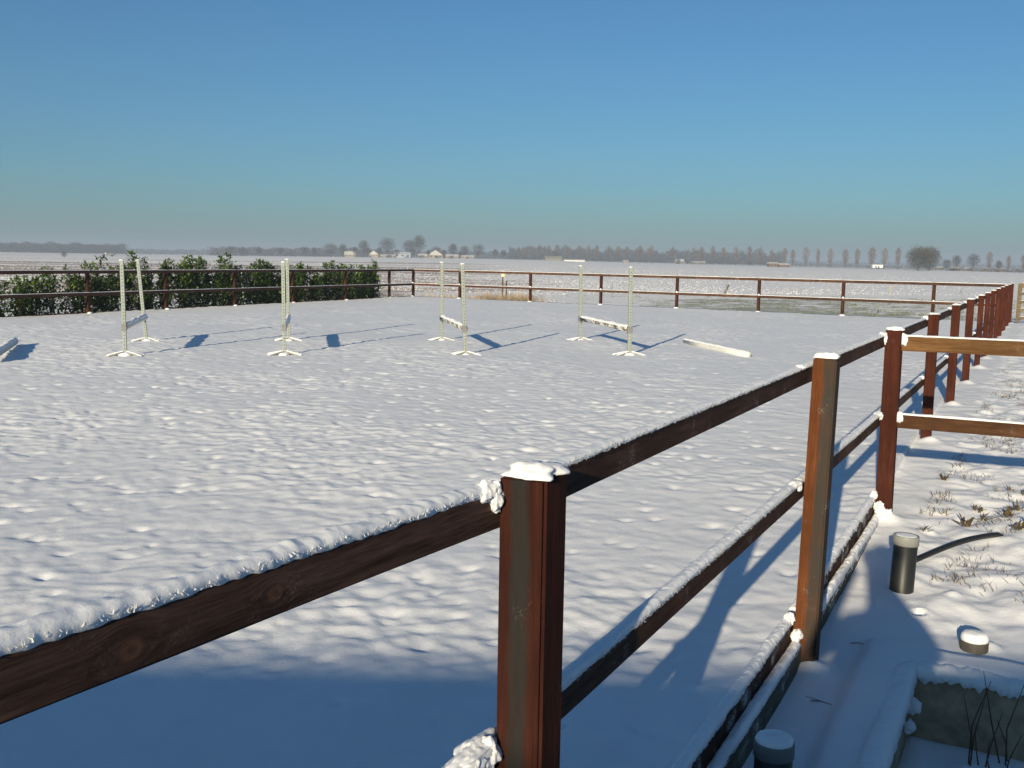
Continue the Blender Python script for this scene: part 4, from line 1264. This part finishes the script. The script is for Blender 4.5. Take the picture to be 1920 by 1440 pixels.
def round_mesh(seed, H, W, n=900, mat=None, lobes=9, low=0.22):
    r = np.random.default_rng(seed)
    v = r.normal(0, 1, (n, 3)); v /= np.linalg.norm(v, axis=1)[:, None]
    q = r.uniform(0.05, 1, n) ** 0.45
    az = np.arctan2(v[:, 1], v[:, 0])
    lump = 0.86 + 0.34 * perlin(az * 1.1 + seed, v[:, 2] * 2.2 + 3, 410) + 0.22 * perlin(az * 2.7 + seed, v[:, 2] * 5 + 3, 411)
    cz = H * (low + (1 - low) * 0.5); rz = H * (1 - low) * 0.5
    p = np.stack([v[:, 0] * W / 2 * q * lump, v[:, 1] * W / 2 * q * lump, cz + v[:, 2] * rz * q * np.clip(lump * 1.08, 0, 1.05)], 1)
    d = v + np.array([0, 0, 0.55]) + r.normal(0, 0.35, (n, 3))
    crown = slivers(p, d, r.uniform(0.5, 1.4, n) * H / 11, r.uniform(0.05, 0.14, n) * H / 10, seed, mat or M_TWIG)
    parts = [tube_geo([(0, 0, -0.5), (0.0, 0, H * 0.28), (0, 0, H * 0.8)], [H * 0.026, H * 0.019, H * 0.004], 6, False)]
    for k in range(7):
        a = r.uniform(0, 6.28); cx, cyy = math.cos(a) * W * 0.3, math.sin(a) * W * 0.3; zz = H * r.uniform(0.5, 0.85)
        parts.append(tube_geo([(0, 0, H * 0.22), (cx * 0.5, cyy * 0.5, (H * 0.25 + zz) / 2), (cx, cyy, zz)], [H * 0.011, H * 0.007, H * 0.002], 5, False))
    return merge_meshes('trunk', parts, M_BARK), crown

def base_at(px, D):
    a = (px - 960) / 1930.0
    X, Y = a * D, D
    return X, Y, float(field_h(np.array(X), np.array(Y)))
def far_D(px):
    return float(np.interp(px, [0, 560, 950, 1350, 1600, 1920], [640, 720, 800, 740, 600, 420]))
def place_tree(tm, px, D, hpx, H0, label, cat_group, name='bare_tree', rz=0, wscale=1.0, cat='tree'):
    X, Y, z = base_at(px, D)
    e = empty(name, (X, Y, z), label, cat, cat_group, rz)
    sc = hpx * D / 1930.0 / H0
    e.scale = (sc * wscale, sc * wscale, sc)
    obj('trunk', tm[0], e); obj('crown', tm[1], e)
    return e

POP = [poplar_mesh(2000 + k, 13, 4.0 + 0.6 * (k % 3), [640, 760, 520, 700, 560, 800][k]) for k in range(6)]
pop_px = [968, 982, 995, 1007, 1024, 1040, 1059, 1081, 1098, 1114, 1135, 1153, 1170, 1194, 1215, 1254, 1293, 1308, 1329, 1349, 1372, 1397, 1418, 1438, 1463, 1478, 1502, 1525, 1548, 1576, 1598, 1625, 1649, 1674, 1844, 1880, 1908]
pop_h = [24, 25, 27, 30, 30, 31, 28, 30, 31, 32, 32, 31, 32, 33, 34, 32, 33, 34, 37, 34, 36, 38, 37, 32, 36, 33, 39, 36, 38, 37, 39, 42, 41, 42, 40, 32, 36]
for k, (px, h) in enumerate(zip(pop_px, pop_h)):
    if k < 34: lab = 'bare narrow poplar on the horizon, %s from the left of the long row' % ORD[k]
    else: lab = 'bare narrow poplar at the far right horizon, %s right of the big round tree' % ['first', 'second', 'third'][k - 34]
    w = 1.15 if px in (1463, 1194, 1625) else 0.8 if px in (1438, 1525, 1880) else 1.0
    place_tree(POP[k % 6], px, far_D(px) * (0.97 + 0.06 * random.Random(k).random()), h, 13.0, lab, 'poplar row on the horizon', 'poplar_tree', k * 1.3, w)

RND = [round_mesh(2100 + k, 11, [10, 11, 9, 12, 8][k], 2000) for k in range(5)]
FARM = [(432, 19, 1.1, 3), (455, 18, 1.2, 1), (485, 17, 1.0, 0), (525, 17, .9, 2), (570, 19, 1.0, 0), (588, 18, .9, 4), (618, 26, 1.2, 3), (641, 25, .9, 2), (680, 32, .95, 2), (723, 37, 1.0, 1),
        (765, 34, 1.0, 0), (783, 43, .8, 2), (815, 22, 1.1, 3), (846, 28, 1.0, 4), (868, 24, 1.0, 1), (893, 28, .95, 3), (925, 19, .9, 0), (940, 18, .9, 2)]
for k, (px, h, ws, v) in enumerate(FARM):
    place_tree(RND[v], px, 750 if px > 600 else 800, h, 11.0, 'bare rounded tree on the horizon, %s from the left of the farmstead trees' % ORD[k], 'bare trees round the distant farm', 'bare_tree', k * 0.9, ws)
for k, (px, h, ws, v, w) in enumerate(((664, 20, .8, 4, 'small bare tree before the right side of the leftmost farmhouse'), (688, 18, .8, 0, 'small bare tree left of the narrow farm building'), (709, 19, .9, 2, 'small bare tree right of the narrow farm building'),
        (741, 16, .9, 3, 'low bare tree before the left end of the blue grey barn'), (772, 18, .8, 1, 'low bare tree right of the blue grey barn'), (800, 16, .8, 4, 'low bare tree before the low shed of the farm'), (829, 17, .8, 0, 'low bare tree right of the broad barn'), (860, 14, .9, 2, 'low bare tree between the two right hand sheds of the farm'))):
    place_tree(RND[v], px, 728, h, 11.0, w, 'bare trees before the farm buildings', 'bare_tree', k * 1.7, ws)
BT = [round_mesh(2201, 11, 12, 6500, M_BROWNTREE, 16, 0.03), round_mesh(2202, 11, 11, 5500, M_BROWNTREE, 14, 0.03)]
place_tree(BT[0], 1712, 455, 46, 11.0, 'largest dense brown round tree on the right horizon, left half of the pair', 'dense brown trees on the right', 'dense_tree', 0.3, 1.0)
place_tree(BT[1], 1733, 470, 45, 11.0, 'dense brown round tree joined to the right side of the largest tree', 'dense brown trees on the right', 'dense_tree', 1.3, 0.95)
for k, (px, h, ws, v, w) in enumerate(((1765, 22, 1.0, 0, 'small bare tree just right of the big dense brown pair'), (1783, 30, .8, 2, 'bare tree second right of the big dense brown pair'), (1814, 33, .85, 1, 'rounded bare tree midway between the big dense pair and right edge'), (1862, 22, .9, 4, 'small bare tree between two poplars near the right edge'))):
    place_tree(RND[v], px, far_D(px), h, 11.0, w, 'bare trees on the right horizon', 'bare_tree', k, ws)
BU = round_mesh(2300, 3, 3.6, 2600, M_TWIG, 6, 0.05)
place_tree(BU, 122, 330, 11.5, 3.0, 'lone dark bush in the far field on the left', None, 'bush', 0.4, 1.0, 'bush')

def mass(name, px0, px1, D, hpx, n, mat, label, seed, lw=(1.2, 0.3), vary=0.4):
    """far woods that read as one mass: upright twigs and small crowns strung along the horizon"""
    r = np.random.default_rng(seed)
    px = r.uniform(px0, px1, n)
    Dd = D(px) if callable(D) else D + r.normal(0, 15, n)
    top = hpx * (1 - vary + vary * (0.9 + 1.2 * perlin(px * 0.045, px * 0 + seed, 400) + 0.8 * perlin(px * 0.14, px * 0 + seed, 401)))
    t = r.uniform(0, 1, n) ** 1.1
    Hm = np.maximum(top, 2) * Dd / 1930.0
    X = (px - 960) / 1930.0 * Dd
    z = field_h(X, Dd) + t * Hm * 0.92
    p = np.stack([X, Dd + r.normal(0, 6, n), z], 1)
    d = r.normal(0, 0.45, (n, 3)) + np.array([0, 0, 1.0])
    sc = np.mean(Hm) / 8.0
    me = slivers(p, d, r.uniform(0.5, 1.6, n) * lw[0] * sc, r.uniform(0.5, 1.5, n) * lw[1] * sc, seed, mat, name)
    return tag(obj(name, me), label, 'woodland', kind='stuff')
mass('distant_wood', -60, 235, 1150, 18, 20000, M_TWIG, 'hazy blue wood along the left horizon', 1, (1.5, 0.35), 0.35)
mass('distant_wood', 225, 400, 1350, 10, 7000, M_TWIG, 'faint low hazy wood left of the hedge tops', 2, (1.5, 0.35), 0.6)
mass('distant_wood', 395, 700, 1000, 16, 16000, M_TWIG, 'hazy wood behind the farm trees', 3, (1.5, 0.3), 0.4)
mass('distant_wood', 690, 960, 1100, 14, 13000, M_TWIG, 'hazy low wood behind the farm buildings', 4, (1.5, 0.3), 0.5)
mass('distant_wood', 950, 1460, 1150, 23, 24000, M_TWIG, 'hazy bluish wood behind the poplar row', 5, (1.6, 0.32), 0.45)
mass('distant_wood', 1440, 1960, 1100, 9, 14000, M_TWIG, 'low hazy wood at the right horizon', 6, (1.5, 0.3), 0.5)
mass('hedgerow', 950, 1960, lambda p: np.interp(p, [950, 1350, 1600, 1920], [800, 740, 600, 425]), 6.5, 26000, M_TWIG, 'dark low hedgerow along the foot of the poplars', 7, (1.4, 0.4), 0.3)

# ------------------------------------------------------------------ far buildings and the white trailer
M_BRICK = plain('farm_brick', (0.17, 0.11, 0.085), 0.85, 0.1, 0.2, 3)
M_PALEW = plain('pale_wall', (0.30, 0.26, 0.21), 0.85, 0.1, 0.1, 2)
M_GREYW = plain('grey_blue_wall', (0.34, 0.38, 0.42), 0.7, 0.2, 0.1, 2)
M_DARKG = plain('window_dark', (0.04, 0.045, 0.05), 0.3, 0.5)
M_GREENW = plain('greenish_wall', (0.20, 0.20, 0.16), 0.8, 0.2, 0.15, 2)
M_WHITE = plain('white_panel', (0.78, 0.78, 0.75), 0.5, 0.3, 0.05, 2)
M_TYRE = plain('tyre', (0.03, 0.03, 0.03), 0.8, 0.2)
M_FROSTROOF = plain('thin_snow_roof', (0.50, 0.48, 0.45), 0.85, 0.1, 0.2, 1.5)
def house(px, D, wpx, wall_px, roof_px, wallm, label, roofm=None, rz=0.0, gable=False, chimney=False, win=3):
    X, Y, z = base_at(px, D)
    k = D / 1930.0
    w, hw, hr = wpx * k, wall_px * k, roof_px * k
    dpt = max(5.0, w * 0.6)
    e = empty('farm_building', (X, Y, z), label, 'building', 'farm buildings on the horizon', rz)
    roofm = roofm or M_FROSTROOF
    V, F = box_geo(-w / 2, w / 2, -dpt / 2, dpt / 2, -0.6, hw)
    obj('wall', mesh_from('wall', V, F, wallm), e)
    ov = 0.35; o2 = 0.25
    if gable:   # ridge runs away from the viewer
        V = [(-w / 2 - ov, -dpt / 2 - o2, hw - 0.1), (w / 2 + ov, -dpt / 2 - o2, hw - 0.1), (0, -dpt / 2 - o2, hw + hr), (-w / 2 - ov, dpt / 2 + o2, hw - 0.1), (w / 2 + ov, dpt / 2 + o2, hw - 0.1), (0, dpt / 2 + o2, hw + hr)]
        F = [(0, 2, 5, 3), (1, 4, 5, 2), (0, 3, 4, 1), (0, 1, 2), (3, 5, 4)]
    else:
        V = [(-w / 2 - ov, -dpt / 2 - o2, hw - 0.1), (w / 2 + ov, -dpt / 2 - o2, hw - 0.1), (w / 2 + ov, dpt / 2 + o2, hw - 0.1), (-w / 2 - ov, dpt / 2 + o2, hw - 0.1), (-w / 2 - ov, 0, hw + hr), (w / 2 + ov, 0, hw + hr)]
        F = [(0, 1, 5, 4), (2, 3, 4, 5), (0, 3, 2, 1), (0, 4, 3), (1, 2, 5)]
    rf_ = obj('roof', mesh_from('roof', V, F, roofm), e)
    if chimney:
        V, F = box_geo(w * 0.2, w * 0.2 + 0.7, -0.35, 0.35, hw + hr * 0.4, hw + hr + 0.9)
        obj('chimney', mesh_from('chimney', V, F, M_BRICK), rf_)
    for q in range(win):
        xc = -w / 2 + w * (q + 0.5) / win
        V, F = box_geo(xc - w * 0.07, xc + w * 0.07, -dpt / 2 - 0.05, -dpt / 2 + 0.02, hw * 0.35, hw * 0.75)
        obj('window' if q != 1 else 'door', mesh_from('window', V, F, M_DARKG), e)
house(655, 750, 20, 5, 6, M_PALEW, 'snow roofed pale farmhouse, leftmost of the farm buildings', None, 0.1, False, True)
house(700, 752, 18, 6, 6.5, M_PALEW, 'narrow snow roofed farm building left of the darkest farm tree', None, -0.1, True)
house(724, 745, 26, 3, 3, M_PALEW, 'long low snow covered shed under the darkest farm tree', None, 0.05)
house(753, 748, 30, 7, 4, M_GREYW, 'blue grey barn in the middle of the farmstead', plain('blue_grey_roof', (0.42, 0.47, 0.52), 0.6), 0.0)
house(791, 744, 17, 4, 4, M_PALEW, 'low snowy shed left of the broad snow roofed barn', None, 0.0)
house(813, 746, 26, 6, 9, M_PALEW, 'broad barn with a tall snow covered roof in the farmstead', None, 0.15, True, True)
house(845, 744, 23, 4, 3.5, M_PALEW, 'long low snowy shed right of the broad snow roofed barn', None, 0.0)
house(873, 744, 24, 3.5, 3, M_PALEW, 'rightmost low snowy shed of the farmstead', None, 0.0)
house(1033, 660, 31, 5, 3.5, M_GREENW, 'greenish low shed in the field before the poplars', plain('olive_roof', (0.27, 0.27, 0.22), 0.8), 0.0, win=0)
house(1072, 650, 38, 2, 2, M_WHITE, 'long low snow covered heap of a shed right of the greenish shed', None, 0.0, win=0)
house(1167, 640, 8, 3, 2, M_PALEW, 'tiny tan hut standing alone before the poplars', None, 0.0, win=1)
house(1268, 800, 14, 4, 5, M_PALEW, 'small farmhouse with snowy roof between the poplars', None, 0.2, False)
house(1303, 800, 24, 3, 3, M_GREENW, 'low dark shed with snowy roof between the poplars', None, 0.0)
house(1441, 560, 16, 6.5, 2.5, M_BRICK, 'brick shed end on the right horizon', None, 0.0, win=2)
house(1461, 562, 19, 4.5, 3, M_BRICK, 'low snow roofed annex beside the brick shed', None, 0.0)
house(1752, 640, 9, 3, 3, M_PALEW, 'tiny snow roofed house right of the dense brown trees', None, 0.2)
house(1781, 520, 9, 4, 3, M_BRICK, 'small brick house with snowy roof under a bare tree on the right', None, 0.1)
house(1804, 560, 7, 3, 3, M_PALEW, 'small snow roofed house left of the rounded bare tree', None, 0.3)
house(1840, 560, 8, 3, 2.5, M_PALEW, 'small pale house near the right edge behind the poplar', None, 0.2)
house(1864, 500, 10, 4, 3, M_PALEW, 'pale house with snowy roof nearest the right edge', None, 0.1)
# white trailer
X, Y, z = base_at(1636, 560)
tr = empty('white_trailer', (X, Y, z), 'small white box trailer parked before the poplars on the right', 'trailer')
V, F = box_geo(-2.7, 2.7, -1.1, 1.1, 0.7, 2.35); obj('body', mesh_from('body', V, F, M_WHITE), tr)
for xx in (-1.0, 0.4):
    V, F = box_geo(xx - 0.4, xx + 0.4, -1.14, -1.08, 0.8, 1.6); obj('window', mesh_from('window', V, F, M_DARKG), tr)
for xx in (-0.6, 0.6):
    V, F = tube_geo([(xx, -1.05, 0.35), (xx, -0.8, 0.35)], 0.38, 12); obj('wheel', mesh_from('wheel', V, F, M_TYRE), tr)
V, F = tube_geo([(2.7, 0, 0.75), (3.8, 0, 0.55)], 0.06, 6); obj('tow_bar', mesh_from('tow_bar', V, F, M_TYRE), tr)
# farm cart on the far left
X, Y, z = base_at(205, 480)
ct = empty('farm_cart', (X, Y, z), 'dark low farm cart with snow on top in the far left field', 'cart')
V, F = box_geo(-2.6, 2.6, -1.0, 1.0, 0.55, 0.95); obj('bed', mesh_from('bed', V, F, M_BARK), ct)
V, F = box_geo(-1.6, -1.2, -0.2, 0.2, 0.95, 1.6); obj('tool_box', mesh_from('tool_box', V, F, M_WHITE), ct)
for xx in (-1.9, 1.9):
    V, F = tube_geo([(xx, -1.05, 0.35), (xx, -0.75, 0.35)], 0.42, 12); obj('wheel', mesh_from('wheel', V, F, M_TYRE), ct)
o = obj('snow_cap', snow_strip('snow_cap', 3.4, 1.9, 0.12, 5, 0.3), ct); o.location = (-1.0, 0, 0.96)

# ------------------------------------------------------------------ behind the camera: the barn and the photographer whose shadows lie across the foreground
def make_barn():
    RIDGE = 5.6
    t = RIDGE + 0.2
    y_r = 4.92 - 3.50 * t; x0, x1 = -34.0, 12.0
    e = empty('barn', ((x0 + x1) / 2, y_r, -0.45), 'long brick barn behind the viewer that shades the foreground snow', 'barn')
    L = (x1 - x0) / 2; hd = 4.6; ev = 2.7 + 0.45; rz = RIDGE + 0.45
    V, F = box_geo(-L, L, -hd, hd, -0.5, ev); obj('wall', mesh_from('wall', V, F, M_BRICK), e)
    V = [(-L - .3, -hd - .4, ev - .2), (L + .3, -hd - .4, ev - .2), (L + .3, 0, rz), (-L - .3, 0, rz), (-L - .3, hd + .4, ev - .2), (L + .3, hd + .4, ev - .2)]
    F = [(0, 1, 2, 3), (3, 2, 5, 4), (0, 3, 4), (1, 5, 2), (0, 4, 5, 1)]
    obj('roof', mesh_from('roof', V, F, M_SNOWCAP), e)
    for k in range(6):
        xx = -L + (k + 0.5) * 2 * L / 6
        V, F = box_geo(xx - .6, xx + .6, hd - .02, hd + .05, 1.1, 2.1); obj('window', mesh_from('window', V, F, M_DARKG), e)
    V, F = box_geo(-1.4, 1.4, hd - .02, hd + .06, 0.0, 2.6); obj('door', mesh_from('door', V, F, M_GATE), e)
make_barn()

M_COAT = plain('dark_coat', (0.04, 0.045, 0.07), 0.9, 0.1)
M_SKIN = plain('skin', (0.45, 0.28, 0.20), 0.6, 0.3, 0.1)
M_HAIR = plain('hair', (0.06, 0.035, 0.02), 0.7, 0.2)
def make_person():
    e = empty('person', (0.03, -0.34, 0.13), 'photographer in a dark coat standing behind the viewpoint, seen only as a shadow', 'person')
    J = [((0, 0, 1.02), .235), ((0, 0, 1.22), .23), ((0, 0.0, 1.48), .235), ((0, 0.02, 1.66), .08), ((0, 0.03, 1.78), .085), ((0, .05, 1.98), .10), ((0, .04, 2.08), .085),
         ((-.2, 0, 1.60), .075), ((-.33, .10, 1.40), .055), ((-.12, .30, 1.78), .045), ((-.06, .33, 1.90), .04),
         ((.2, 0, 1.60), .075), ((.33, .10, 1.40), .055), ((.12, .30, 1.78), .045), ((.06, .33, 1.90), .04),
         ((-.11, 0, .92), .10), ((-.13, .02, .52), .075), ((-.14, -.02, .08), .055), ((-.15, .13, .04), .045),
         ((.11, 0, .92), .10), ((.13, .02, .52), .075), ((.14, -.02, .08), .055), ((.15, .13, .04), .045)]
    ED = [(0, 1), (1, 2), (2, 3), (3, 4), (4, 5), (5, 6), (2, 7), (7, 8), (8, 9), (9, 10), (2, 11), (11, 12), (12, 13), (13, 14), (0, 15), (15, 16), (16, 17), (17, 18), (0, 19), (19, 20), (20, 21), (21, 22)]
    me = bpy.data.meshes.new('body')
    J = [((x, y, z * 0.81), r_) for (x, y, z), r_ in J]
    me.from_pydata([j[0] for j in J], ED, [])
    me.materials.append(M_COAT)
    o = obj('body', me, e)
    sk = o.modifiers.new('skin', 'SKIN')
    lay = me.skin_vertices[0] if me.skin_vertices else None
    if lay is None:
        bm = bmesh.new(); bm.from_mesh(me); bm.verts.layers.skin.verify(); bm.to_mesh(me); bm.free(); lay = me.skin_vertices[0]
    for v, j in zip(lay.data, J):
        v.radius = (j[1] * (1.3 if j[1] > 0.2 else 1.0), j[1] * 0.85); v.use_root = False
    lay.data[0].use_root = True
    o.modifiers.new('sub', 'SUBSURF').levels = 2
    o.modifiers['sub'].render_levels = 2
    c = obj('hair', snow_blob('hair', .105, .115, .11, 3, 12), e); c.data.materials.clear(); c.data.materials.append(M_HAIR); c.location = (0, .02, 1.675)
make_person()
mb = empty('added_block', (0.03, -0.42, -0.48), 'wooden mounting block under the photographer behind the viewpoint', 'mounting block')  # invented, unseen block; lifts the photographer so the cast shadow reaches far enough
for k, (y0, y1, h) in enumerate(((-0.75, -0.30, 0.30), (-0.30, 0.32, 0.605))):
    obj('step', box_mesh('step', 0.7, y1 - y0 - 0.004, h, M_GATE, 0.006, (0, (y0 + y1) / 2, h / 2)), mb)

# ------------------------------------------------------------------ winter haze
def make_haze():
    V, F = box_geo(-6300, 6400, -3300, 6500, -4.0, 38.0)
    N = Nt('winter_haze')
    pv = N.n('ShaderNodeVolumePrincipled')
    pv.inputs['Color'].default_value = (0.61, 0.735, 0.93, 1)
    pv.inputs['Density'].default_value = 0.0006
    pv.inputs['Anisotropy'].default_value = 0.0
    N.l(pv.outputs[0], N.out.inputs['Volume'])
    o = obj('haze', mesh_from('haze', V, F, N.m))
    tag(o, 'thin winter haze lying over the fields', 'haze', kind='stuff')
make_haze()
